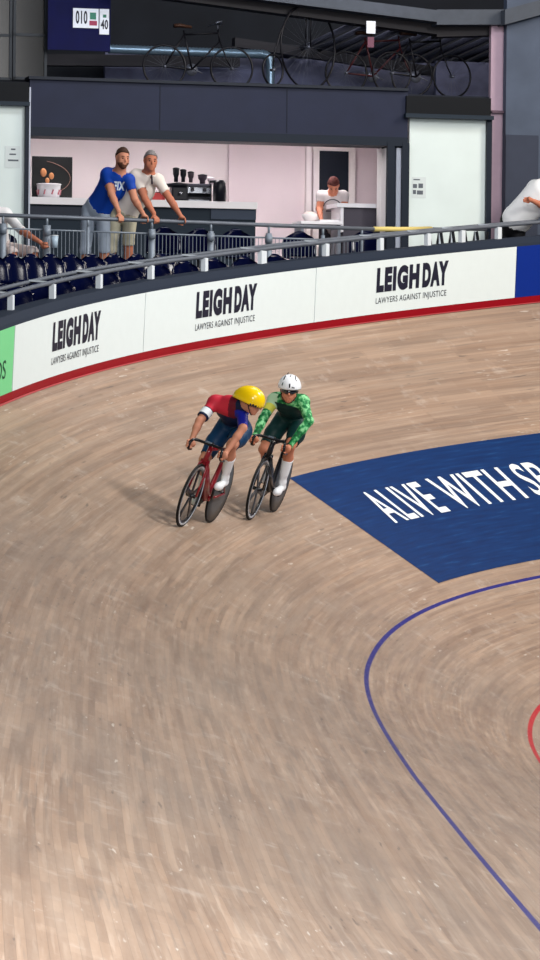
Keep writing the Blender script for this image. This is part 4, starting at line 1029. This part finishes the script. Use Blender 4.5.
def col1(c):
    tR = ((c-J['shR'])@(J['elR']-J['shR']))/((J['elR']-J['shR'])@(J['elR']-J['shR'])); yy = (c-ch1)@unit(J['shL']-J['shR'])
    if np.linalg.norm(np.cross(c-J['shR'], unit(J['elR']-J['shR']))) < .085 and tR > .42 and yy < -.08: return 0
    aL = np.linalg.norm(np.cross(c-J['shL'], unit(J['elL']-J['shL'])))
    if aL < .085 and yy > .11: return 2
    if yy < .035 and c[2] > J['shR'][2]-.085 and c[0] > .42: return 1
    if c[2] > ch1[2]+.06 and c[0] < .62: return 3
    if yy < .12 and c[2] > ch1[2]-.10 and c[0] > ch1[0]-.02: return 4
    return 0
region_mats(o, col1)
fg.garment('skinsuit_shorts', TEALN, man1, tsel(['thigh', 'pelvis'], None) if False else (lambda s: (s.tags() == 'thigh') & (np.minimum(np.linalg.norm(s.V-J['knL'], axis=1), np.linalg.norm(s.V-J['knR'], axis=1)) > .085) | (s.tags() == 'pelvis')), .0085)
WSOCK = mat('white_overshoe', S(232, 234, 238), .5)
def socks(fg, t, J, ank, material, cut=.52):
    for s_, nm in ((1, 'L'), (-1, 'R')):
        kn, an = J['kn'+nm], ank[s_]
        def f(s, kn=kn, an=an, s_=s_):
            tg = s.tags(); near = np.linalg.norm(s.V-an, axis=1) < .36
            return near & (np.isin(tg, ['foot']) | ((tg == 'shin') & (along(s, kn, an) > cut))) & (np.sign(s.V[:, 1]-0.0) == s_)
        so = fg.garment('overshoe', material, t, f, .005)
        b = MB(); b.tube([an+np.array((-.07, 0, -.085)), an+np.array((.06, 0, -.122)), an+np.array((.155, -s_*.005, -.126))], [(.006, .026), (.006, .03), (.005, .026)], 8, flat=(0, 0, 1)); b.build('sole', CARB, so)
socks(fg, man1, J, ank, WSOCK, .42)
# white arm band with number patch, pale print on the left shoulder
e1, e0 = J['elR'], J['shR']; d = unit(e1-e0); c0 = e0+(e1-e0)*.60
b = MB(); b.tube([c0-d*.038, c0+d*.038], .062, 18, caps=False); o = b.build('arm_band', mat('white_band', S(226, 232, 236), .5), man1); sc_ = vec1(0, 0, 1)
b = MB(); b.tube([c0+d*.042, c0+d*.055], .061, 18); b.build('band_edge', NAVY, o)
o2 = helmet(man1, q, R, mat('helmet_yellow', S(250, 208, 4), .3, coat=.4), 'aero')
b = MB(); b.tube([q(.112, y, -.002-.0*abs(y)) for y in (-.03, 0, .03)], .012, 6)
b.tube([q(.06, .098*s_, -.01) if False else q(.118*math.cos(a), .104*math.sin(a), -.002) for a in np.linspace(-1.75, 1.75, 16) for s_ in (1,)], [(.022, .006)]*16, 8, flat=R@np.array((0, 0, 1.)))
b.build('visor', mat('dark_visor', S(22, 18, 30), .12, spec=.8), o2)
for s_ in (-1, 1):
    b = MB(); b.tube([q(.0, s_*.088, -.01), q(.025, s_*.075, -.06), q(.05, s_*.03, -.115), q(.052, 0, -.122)], .005, 5); b.build('chin_strap', CARB, o2)

# ---- rider two: white helmet on the black bicycle
CF2, CR2 = (-3.623, 4.960, 2.280), (-3.426, 5.855, 2.337)
M2, loc2, vec2 = rig(CF2, CR2, 16.2, 1.06)
bike2, ped2 = track_bike('track_bicycle', M2, 'black track bicycle ridden by the person in the white helmet', CARB, CARB, (DISC, mat('blade_grey', S(60, 62, 66), .35)), .9, math.radians(-8))
man2 = empty('person', (0, 0, 0), 'person in white helmet and patterned green jersey riding the black bicycle', 'person', M=M2)
J = dict(shR=loc2(274, 400, .60), shL=loc2(303, 402, .60), elR=loc2(263, 419, .78), elL=loc2(309, 421, .78), gripR=gp[-1], gripL=gp[1],
         head=loc2(289.3, 390, .74), face=vec2(-.02, -.20, 1), hup=vec2(.08, 1, .15))
fg, body, q, R, ank = rider_body(man2, loc2, vec2, ped2, J, SKIN_B)
def green_mat():
    m = mat('jersey_green_pattern', S(30, 150, 70), .55); nt = m.node_tree; bs = nt.nodes['Principled BSDF']; tc = nt.nodes.new('ShaderNodeTexCoord')
    v = nt.nodes.new('ShaderNodeTexNoise'); v.inputs['Scale'].default_value = 22; v.inputs['Detail'].default_value = 2; nt.links.new(tc.outputs['Object'], v.inputs['Vector'])
    cr = nt.nodes.new('ShaderNodeValToRGB'); cr.color_ramp.interpolation = 'LINEAR'; e = cr.color_ramp.elements; e[0].position = .36; e[0].color = S(16, 84, 46)+(1,); e[1].position = .62; e[1].color = S(136, 208, 146)+(1,)
    x = cr.color_ramp.elements.new(.5); x.color = S(36, 136, 74)+(1,)
    nt.links.new(v.outputs['Fac'], cr.inputs[0]); nt.links.new(cr.outputs[0], bs.inputs['Base Color']); return m
GREEN = green_mat(); BIB = mat('bib_dark_green', S(10, 46, 46), .5); YEL = mat('sleeve_yellow', S(206, 206, 84), .5); PALE = mat('shoulder_pale_green', S(176, 208, 170), .5)
o = fg.garment('jersey', [GREEN, BIB, YEL, PALE], man2, tsel(['belly', 'chest', 'shoulder', 'pelvis', 'upperarmR', 'upperarmL', 'forearmR', 'forearmL'], lambda s, tg: (tg == 'neck') & (np.linalg.norm(s.V-J['head'], axis=1) > .15)), .007)
ch2 = (J['shR']+J['shL'])/2; ac2 = unit(J['shL']-J['shR'])
def col2(c):
    yy = (c-ch2)@ac2; below = c[2] < ch2[2]-.035
    dR = np.linalg.norm(c-J['shR']); 
    tR = ((c-J['shR'])@(J['elR']-J['shR']))/((J['elR']-J['shR'])@(J['elR']-J['shR']))
    armd = min(np.linalg.norm(np.cross(c-J['sh'+n_], unit(J['el'+n_]-J['sh'+n_]))) for n_ in 'LR')
    if abs(yy) < .125 and below and armd > .07: return 1
    if yy < -.1 and -.1 < tR < .32: return 3
    if yy < -.1 and .32 <= tR < .62: return 2
    return 0
region_mats(o, col2)
fg.garment('bib_shorts', BIB, man2, lambda s: (s.tags() == 'thigh') & (np.minimum(np.linalg.norm(s.V-J['knL'], axis=1), np.linalg.norm(s.V-J['knR'], axis=1)) > .095) | (s.tags() == 'pelvis') | ((s.tags() == 'belly') & ((s.V-ch2)@ac2 > -9)), .0095)
socks(fg, man2, J, ank, WSOCK, .38)
o2 = helmet(man2, q, R, mat('helmet_white', S(238, 240, 244), .3, coat=.4), 'round')
VB = mat('vent_black', S(16, 18, 24), .5)
for (x0, y0, x1, y1, r_) in ((0, -.012, 0, .026, .007), (-.062, .055, -.048, .085, .006), (.062, .05, .045, .088, .006), (-.03, .10, -.02, .115, .005), (.0, .085, .004, .098, .005), (.05, -.012, .022, -.004, .005), (-.075, .0, -.066, .03, .005)):
    def hp_(y, z):
        zz = z+.024; k_ = math.sqrt(max(0, 1-(y/.116)**2-(z/.130)**2)); return q(.132*k_-.012+.001, y, zz)
    b = MB(); b.tube([hp_(x0+(x1-x0)*t, y0+.03+(y1-y0)*t) for t in (0, .5, 1)], r_, 6); b.build('vent', VB, o2)
b = MB(); b.tube([q(.103*math.cos(a)+.004, .082*math.sin(a), .004-.010*math.cos(2*a)) for a in np.linspace(-1.25, 1.25, 15)], [(.021, .005)]*15, 8, flat=R@np.array((0, 0, 1.)))
b.build('sunglasses', mat('dark_lens', S(18, 18, 26), .1, spec=.8), man2)
for s_ in (-1, 1):
    b = MB(); b.tube([q(.0, s_*.088, -.0), q(.025, s_*.072, -.06), q(.05, s_*.03, -.115), q(.052, 0, -.122)], .0045, 5); b.build('chin_strap', CARB, o2)

# ================================================================ spectators and kiosk worker (built in place, metres)
def hair(parent, q, R, col, top=.1, back=.1, cap=1.0, name='hair'):
    b = MB(); vs = []; n, m_ = 26, 12; rnd = random.Random(5)
    for i in range(m_+1):
        for k in range(n):
            th = 2*math.pi*k/n; lim = .47-.145*math.cos(th)+.02*math.sin(3*th+1); a = math.pi*lim*i/m_
            j = 1+rnd.uniform(-.045, .05)
            vs.append(q((math.sin(a)*math.cos(th)*.104)*j*cap-.008, math.sin(a)*math.sin(th)*.083*j*cap, math.cos(a)*(.098+top*.12)*j*cap+.026))
    b.sm = True; b.add(vs, [(i*n+k, i*n+(k+1) % n, (i+1)*n+(k+1) % n, (i+1)*n+k) for i in range(m_) for k in range(n)])
    ring_ = vs[m_*n:]; cc = np.mean(ring_, 0); b.add(ring_+[cc+(np.array(v)-cc)*.85 for v in ring_], [(k, (k+1) % n, n+(k+1) % n, n+k) for k in range(n)])
    return b.build(name, mat(name+'_'+str(int(col[0]*1e4)), col, .7, noise=.3, nscale=60), parent)
def W3(u, v, D): return at(u, v, D)
def torso(fg, hipC, shR, shL, sc=1.0, bulk=1.0):
    ch = (shR+shL)/2; ac = unit(shL-shR); fw_ = unit(ch-hipC); nm = unit(np.cross(fw_, ac)); Rb = np.stack([fw_, ac, nm], 1)
    dp = .105*sc*bulk
    fg.ell(hipC, np.array((.12, .145, .105))*sc*bulk, Rb, 'pelvis', .06)
    L_ = np.linalg.norm(ch-hipC)
    for f_, w_, d_ in ((.22, .135, .100), (.45, .138, .100), (.68, .150, .105), (.85, .150, .095)):
        fg.ell(hipC*(1-f_)+ch*f_, np.array((max(.12, L_*.2), w_*sc*bulk, d_*sc*bulk)), Rb, 'belly' if f_ < .6 else 'chest', .09)
    fg.cone(shR*.85+ch*.15, shL*.85+ch*.15, .062*sc, .062*sc, 'chest', .06); fg.cone(ch, ch+np.array((0, 0, .07*sc)), .075*sc, .05*sc, 'chest', .06); return ch, ac, fw_, nm
def arm(fg, sh, el, wr, nm, sc=1.0):
    fg.ell(sh, np.array((.062, .062, .06))*sc, np.eye(3), 'shoulder', .06); fg.cone(sh, el, .058*sc, .045*sc, 'upperarm'+nm, .03)
    md = el*.65+wr*.35; fg.cone(el, md, .045*sc, .044*sc, 'forearm'+nm, .02); fg.cone(md, wr, .043*sc, .028*sc, 'forearm'+nm, .02)
def leg(fg, hp, kn, an, nm, toe, sc=1.0):
    fg.cone(hp, kn, .088*sc, .058*sc, 'thigh'+nm, .015); fg.cone(kn, an, .055*sc, .038*sc, 'shin'+nm, .03); cf = kn*.7+an*.3; fg.cone(kn, cf, .05*sc, .058*sc, 'shin'+nm, .03); fg.cone(cf, kn*.3+an*.7, .058*sc, .04*sc, 'shin'+nm, .03)
    heel = an+np.array((0, 0, -.05)); t = unit(toe); fg.cone(an, heel-t*.03, .038*sc, .034*sc, 'foot', .02); fg.cone(heel-t*.03, heel+t*.17*sc, .034*sc, .028*sc, 'foot', .03)
def shoes(fg, root, mats_, z0):
    for nm_, s_ in (('a', 0), ('b', 1)): pass
def in_frame(root):
    off = Vector(root.location)
    for c in root.children:
        if c.type == 'MESH' or c.type == 'EMPTY': pass
Dr = lambda u: float((F(u)-CAM)@FW)
RD = FD; BK = unit(np.array([-FD[1], FD[0], 0]));  BK = BK if BK@FW > 0 else -BK
def settle(root):
    """move meshes built in world coordinates into the frame of their root"""
    L_ = Vector(root.location)
    def rec(o):
        for c in o.children:
            c.data.transform(Matrix.Translation(-L_)); rec(c)
    rec(root)
def leaning(label, cat, pts, D0, skinm, shirt, shorts, sc, hairc, fdir, beard=None, sleeve=.62, print_=None, collar=False):
    p = empty('person', W3(pts['hip'][0], pts['hip'][1], D0)*np.array((1, 1, 0))+np.array((0, 0, ZF)), label, cat)
    fg = Fig(); g = lambda k, dd=0: W3(pts[k][0], pts[k][1], D0+dd)
    hip = g('hip', .25); shR, shL = g('shR', .02), g('shL', -.05)
    ch, ac, fw_, nm_ = torso(fg, hip, shR, shL, sc)
    up = unit(np.array((0, 0, 1.))+fw_*.2); q, R = head(fg, g('head', -.12), fdir, up, sc*1.04, ch+fw_*.05, .060*sc)
    for n_ in 'RL':
        sh = shR if n_ == 'R' else shL; hnd = F(pts['ha'+n_][0]); el = g('el'+n_, -.10); O = unit(np.array((0, 0, 1.))*.9+unit(el-hnd)*.5); wr = hnd+O*.075+unit(el-hnd)*.04
        arm(fg, sh, el, wr, n_, sc); grip(fg, hnd, FD*(1 if n_ == 'R' else -1), O-FD*(O@FD), wr, .033, 'hand', sc*1.02)
    for n_, s_ in (('R', -1), ('L', 1)):
        hp = hip+ac*s_*.09*sc; kn = g('kn'+n_, .22); an = np.array((kn[0]+.02, kn[1]+.18, ZF+.12)); leg(fg, hp, kn, an, n_, -BK*1.0+FD*.25, sc)
    fg.mesh(.0105); body = fg.build('body', skinm, p); eyes(q, R, sc*1.04, body)
    def shirt_sel(s):
        tg = s.tags(); ok = np.isin(tg, ['belly', 'chest', 'shoulder']) | ((tg == 'pelvis') & ((s.V-hip)@fw_ > -.03))
        for n_, sh in (('R', shR), ('L', shL)): el = g('el'+n_, -.10); ok |= (tg == 'upperarm'+n_) & (along(s, sh, el) < sleeve)
        return ok | ((tg == 'neck') & (np.linalg.norm(s.V-ch, axis=1) < .10*sc))
    sh_o = fg.garment('shirt', shirt, p, shirt_sel, .010)
    def shorts_sel(s):
        tg = s.tags(); ok = np.isin(tg, ['pelvis', 'thighL', 'thighR'])
        for n_ in 'RL': ok |= (tg == 'shin'+n_) & (np.linalg.norm(s.V-g('kn'+n_, .22), axis=1) < .07)
        return ok
    fg.garment('shorts', shorts, p, shorts_sel, .014)
    fg.garment('shoes', mat('pale_trainers', S(200, 200, 204), .5), p, lambda s: s.tags() == 'foot', .008)
    h_ = hair(p, q, R, hairc)
    if beard: fg.garment('beard', mat('beard_brown', beard, .8, noise=.2, nscale=60), p, lambda s: (s.tags() == 'head') & (((s.V-g('head', -.12))@R)[:, 2] < -.045*sc) & (((s.V-g('head', -.12))@R)[:, 0] > .01), .003)
    if print_: print_(fg, p, sh_o, ch, ac, fw_, nm_, hip)
    if collar:
        b = MB(); c_ = ch+fw_*.07; fr = R[:, 0]
        b.tube([c_+ac*.075*math.cos(t)*sc+fr*.075*math.sin(t)*sc-np.array((0, 0, .03*max(0, math.sin(t)))) for t in np.linspace(0, 2*math.pi, 20, endpoint=False)], .016, 6, closed=True); b.build('collar', shirt, sh_o)
        b = MB(); b.tube([c_+fr*.10-np.array((0, 0, .02)), c_+fr*.125-np.array((0, 0, .09)), c_+fr*.13-np.array((0, 0, .14))], .012, 6); b.build('placket', mat('dark_placket', S(50, 44, 50), .6), sh_o)
    settle(p); return p
BLUE_T = mat('tshirt_blue', S(10, 62, 160), .6); WHT = mat('shirt_offwhite', S(226, 216, 206), .6)
def fix_print(fg, p, sh_o, ch, ac, fw_, nm_, hip):
    # printed letters on the chest: dropped onto the shirt along the view of the chest
    cpt = at(119.2, 186, 47.5); d = -FW; rt = unit(RT*.99-UP*.05); up = unit(UP*.99+RT*.08)
    me = sh_o.data; from mathutils.bvhtree import BVHTree
    bv = BVHTree.FromPolygons([v.co.copy() for v in me.vertices], [tuple(pp.vertices) for pp in me.polygons])
    def fn_(x, y):
        o_ = cpt+rt*(x-.5)*.14+up*(y-.5)*.11; dr = unit(o_-CAM); h = bv.ray_cast(Vector(o_), Vector(dr)); return (np.array(h[0]) if h[0] else o_+dr*2.4)-FW*.008
    t = text_obj('shirt_print', 'FIX', fn_, mat('print_white', S(205, 220, 235), .5), sh_o, .05, gap=1.1)
leaning('person in blue t-shirt with white chest print leaning on the fence, brown hair and beard', 'person',
        dict(head=(122.5, 158.5), shR=(107, 174), shL=(129, 180), elR=(111.5, 194), elL=(134.5, 199), haR=(120, 0), haL=(144, 0), hip=(96, 212), knR=(85, 251), knL=(104, 250)), Dr(110)+.25,
        SKIN_A, BLUE_T, mat('shorts_grey_blue', S(148, 160, 176), .7, noise=.08), 1.06, S(64, 44, 34), unit(RT*.45-UP*.12-FW*.9), beard=S(96, 62, 48), print_=fix_print, sleeve=.55)
leaning('person in off-white open-neck shirt leaning on the fence, short grey hair', 'person',
        dict(head=(150.5, 161.5), shR=(136, 176), shL=(158, 180), elR=(145, 199), elL=(170.5, 200), haR=(155.5, 0), haL=(181.5, 0), hip=(123, 214), knR=(111, 250), knL=(128.5, 243)), Dr(150)+.3,
        SKIN_C, WHT, mat('shorts_khaki', S(176, 172, 152), .7, noise=.12), 1.06, S(120, 116, 116), unit(RT*.28-UP*.05-FW*.95), sleeve=.6, collar=True)

# seated spectator at the far left, behind the fence
def seated():
    D0 = Dr(20)+.35; p = empty('person', W3(-8, 250, D0)*np.array((1, 1, 0))+np.array((0, 0, ZF)), 'person in white shirt and pale shorts seated behind the fence at the far left', 'person')
    fg = Fig(); hip = W3(-2, 248, D0+.3); shR, shL = W3(-20, 211, D0+.1), W3(6, 214, D0+.1); ch, ac, fw_, nm_ = torso(fg, hip, shR, shL, 1.0)
    q, R = head(fg, W3(-8, 189, D0), unit(RT*.5-FW*.8), (0, 0, 1), 1.0, ch+fw_*.03, .058)
    eL, wL = W3(22, 231, D0-.1), W3(40, 242, D0-.3); arm(fg, shL, eL, wL, 'L'); grip(fg, W3(46, 245, D0-.32), (0, 0, 1), -RT, wL, .03, 'hand', 1.0)
    eR, wR = W3(-24, 236, D0-.1), W3(-5, 248, D0-.35); arm(fg, shR, eR, wR, 'R'); grip(fg, wR+RT*.08, (0, 0, 1), -RT, wR, .03, 'hand', 1.0)
    for n_, s_, k_ in (('R', -1, (12, 252)), ('L', 1, (33, 252))):
        kn = W3(*k_, D0-.15); an = np.array((kn[0]+.05, kn[1]+.0, ZF+.12)); leg(fg, hip+ac*s_*.09, kn, an, n_, -FW)
    fg.mesh(.012); b_ = fg.build('body', SKIN_C, p); eyes(q, R, 1.0, b_)
    fg.garment('shirt', mat('shirt_white', S(226, 226, 228), .6), p, lambda s: np.isin(s.tags(), ['belly', 'chest', 'shoulder', 'upperarmR', 'upperarmL']), .012)
    fg.garment('shorts', mat('shorts_pale_pink', S(214, 200, 196), .7), p, lambda s: np.isin(s.tags(), ['pelvis', 'thighL', 'thighR']), .014)
    hair(p, q, R, S(60, 44, 34)); settle(p)
    sp = hip-FW*.02+np.array((0, 0, .26)); sp = sp+np.array((FW[0], FW[1], 0))*.12; place_seat(sp, -unit((FW[0], FW[1], 0)), 'navy plastic seat under the seated person at the far left', 'occupied navy seat')
    c = empty('plastic_cup', W3(54.5, 243, D0-.3), 'pale blue plastic cup held behind the fence at the left', 'cup')
    b = MB(); b.lathe([(0, -.06), (.038, -.06), (.05, .09), (.046, .09), (.035, -.052), (0, -.052)]); b.build('cup_body', mat('cup_pale_blue', S(170, 190, 206), .3), c)
    b = MB(); b.lathe([(0, .09), (.054, .09), (.05, .1), (0, .105)]); b.build('lid', WHITE_POST, c)
seated()

# kiosk worker looking down at the tray
def worker():
    D0 = float((K(kp(332, 200, 1.35)[0], 1.35, 0)-CAM)@FW); p = empty('person', W3(332, 240, D0)*np.array((1, 1, 0))+np.array((0, 0, ZF+.42)), 'person with dark red-brown hair and printed light t-shirt working inside the kiosk', 'person')
    fg = Fig(); hip = W3(332, 229, D0); shR, shL = W3(321, 195.5, D0-.08), W3(344, 195.5, D0-.08); ch, ac, fw_, nm_ = torso(fg, hip, shR, shL, 1.0)
    q, R = head(fg, W3(333.5, 186, D0-.2), unit(-UP*.75-FW*.65), unit(UP*.75-FW*.6), 1.02, ch+fw_*.02-FW*.02, .058)
    for n_, sh, e, w_ in (('R', shR, (319, 209), (321.5, 221)), ('L', shL, (345, 210), (338, 221))):
        el = W3(*e, D0-.12); wr = W3(*w_, D0-.42); arm(fg, sh, el, wr, n_); grip(fg, wr-UP*.045-FW*.02, RT*(1 if n_ == 'R' else -1), UP, wr, .02, 'hand', 1.0)
    for n_, s_ in (('R', -1), ('L', 1)):
        kn = W3(332+s_*6, 258, D0-.03); an = np.array((kn[0], kn[1], ZF+.42+.12)); kn[2] = ZF+.42+.5; leg(fg, hip+ac*s_*.09, kn, an, n_, -FW)
    fg.mesh(.0115); b_ = fg.build('body', SKIN_C, p); eyes(q, R, 1.0, b_)
    def sel(s):
        tg = s.tags(); ok = np.isin(tg, ['belly', 'chest', 'shoulder', 'pelvis'])
        for n_, sh, e in (('R', shR, (319, 209)), ('L', shL, (345, 210))): ok |= (tg == 'upperarm'+n_) & (along(s, sh, W3(*e, D0-.12)) < .5)
        return ok
    so = fg.garment('t_shirt', mat('tshirt_grey_white', S(186, 178, 180), .65), p, sel, .007)
    fg.garment('trousers', mat('trousers_dark', S(40, 36, 44), .7), p, lambda s: np.isin(s.tags(), ['thighL', 'thighR', 'shinL', 'shinR']), .015)
    fg.garment('shoes', mat('black_shoes', S(24, 24, 26), .5), p, lambda s: s.tags() == 'foot', .008)
    from mathutils.bvhtree import BVHTree
    me = so.data; bv = BVHTree.FromPolygons([v.co.copy() for v in me.vertices], [tuple(pp.vertices) for pp in me.polygons]); PR = mat('print_dark', S(70, 66, 74), .6)
    def drop(u, v): o_ = at(u, v, D0-1.2); h = bv.ray_cast(Vector(o_), Vector(unit(ray(u, v)))); return (np.array(h[0]) if h[0] else at(u, v, D0-.14))-FW*.008
    b = MB(); b.tube([drop(332.5-9*math.cos(t), 207.5-8*math.sin(t)) for t in np.linspace(.15, math.pi-.15, 12)], .008, 4); b.build('arched_print', PR, so)
    b = MB(); b.tube([drop(x, 211) for x in (326, 329, 333, 336, 339)], .011, 4); b.build('print_bar', PR, so)
    b = MB(); b.tube([drop(x, 206) for x in (329.5, 332, 335.5)], .010, 4); b.build('print_mark', PR, so)
    hair(p, q, R, S(74, 34, 30), cap=1.06); settle(p)
worker()

# big white t-shirt at the right edge, bent forward over the rail
def right_man():
    D0 = 54.2; p = empty('person', W3(516, 240, D0)*np.array((1, 1, 0))+np.array((0, 0, ZF)), 'person in loose white t-shirt and black shorts bending forward at the right edge', 'person')
    fg = Fig(); hip = W3(512, 225, D0+.1); shR, shL = W3(534, 186, D0-.05), W3(550, 198, D0-.3); sc = 1.08; ch, ac, fw_, nm_ = torso(fg, hip, shR, shL, sc, 1.25); fg.cone(hip*.8+ch*.2, ch, .19, .17, 'belly', .1)
    q, R = head(fg, W3(550, 172, D0-.2), unit(RT*.7-UP*.3-FW*.6), (0, 0, 1), sc, ch+fw_*.04, .06)
    eR, wR = W3(546, 207, D0-.35), W3(530, 199.5, D0-.5); arm(fg, shR, eR, wR, 'R', sc); grip(fg, wR-RT*.06, UP, RT, wR, .025, 'hand', sc)
    eL, wL = W3(562, 215, D0-.35), W3(548, 226, D0-.5); arm(fg, shL, eL, wL, 'L', sc); grip(fg, wL-RT*.06, UP, RT, wL, .025, 'hand', sc)
    for n_, s_ in (('R', -1), ('L', 1)):
        kn = W3(518+s_*8, 268, D0); kn[2] = ZF+.5; an = np.array((kn[0], kn[1]+.05, ZF+.12)); leg(fg, hip+ac*s_*.1, kn, an, n_, RT-FW, sc)
    fg.mesh(.012); b_ = fg.build('body', SKIN_C, p); eyes(q, R, sc, b_)
    fg.garment('t_shirt', mat('tshirt_bright_white', (.92, .92, .92), .7), p, lambda s: np.isin(s.tags(), ['belly', 'chest', 'shoulder', 'upperarmR', 'upperarmL']) | ((s.tags() == 'pelvis') & ((s.V-hip)@fw_ > -.02)), .012)
    fg.garment('shorts', mat('shorts_black', S(14, 14, 18), .7), p, lambda s: np.isin(s.tags(), ['pelvis', 'thighL', 'thighR']), .02)
    fg.garment('shoes', mat('black_shoes', S(24, 24, 26), .5), p, lambda s: s.tags() == 'foot', .008)
    hair(p, q, R, S(36, 34, 36)); settle(p)
right_man()

# folding barrier standing between fence and right door panel
bz = empty('folding_barrier', K(kk(455), -.5, ZF), 'dark criss-cross folding barrier standing before the right white door panel', 'barrier')
for x0 in (428, 440, 452, 464, 476):
    a_ = kp(x0, 235, -.5)[0]; a2 = kp(x0+12, 235, -.5)[0]; zt = kp(455, 231, -.5)[1]
    b = MB(); b.tube([K(a_, -.5, ZF+.02), K(a2, -.48, zt)], .022, 6); wchild(b, 'cross_bar', mat('barrier_black', S(20, 22, 28), .5), bz)
    b = MB(); b.tube([K(a2, -.52, ZF+.02), K(a_, -.53, zt)], .022, 6); wchild(b, 'cross_bar', MATS['barrier_black'], bz)
    b = MB(); b.tube([K(a_, -.5, ZF), K(a_, -.5, zt+.04)], .02, 6); wchild(b, 'upright', WHITE_POST, bz)
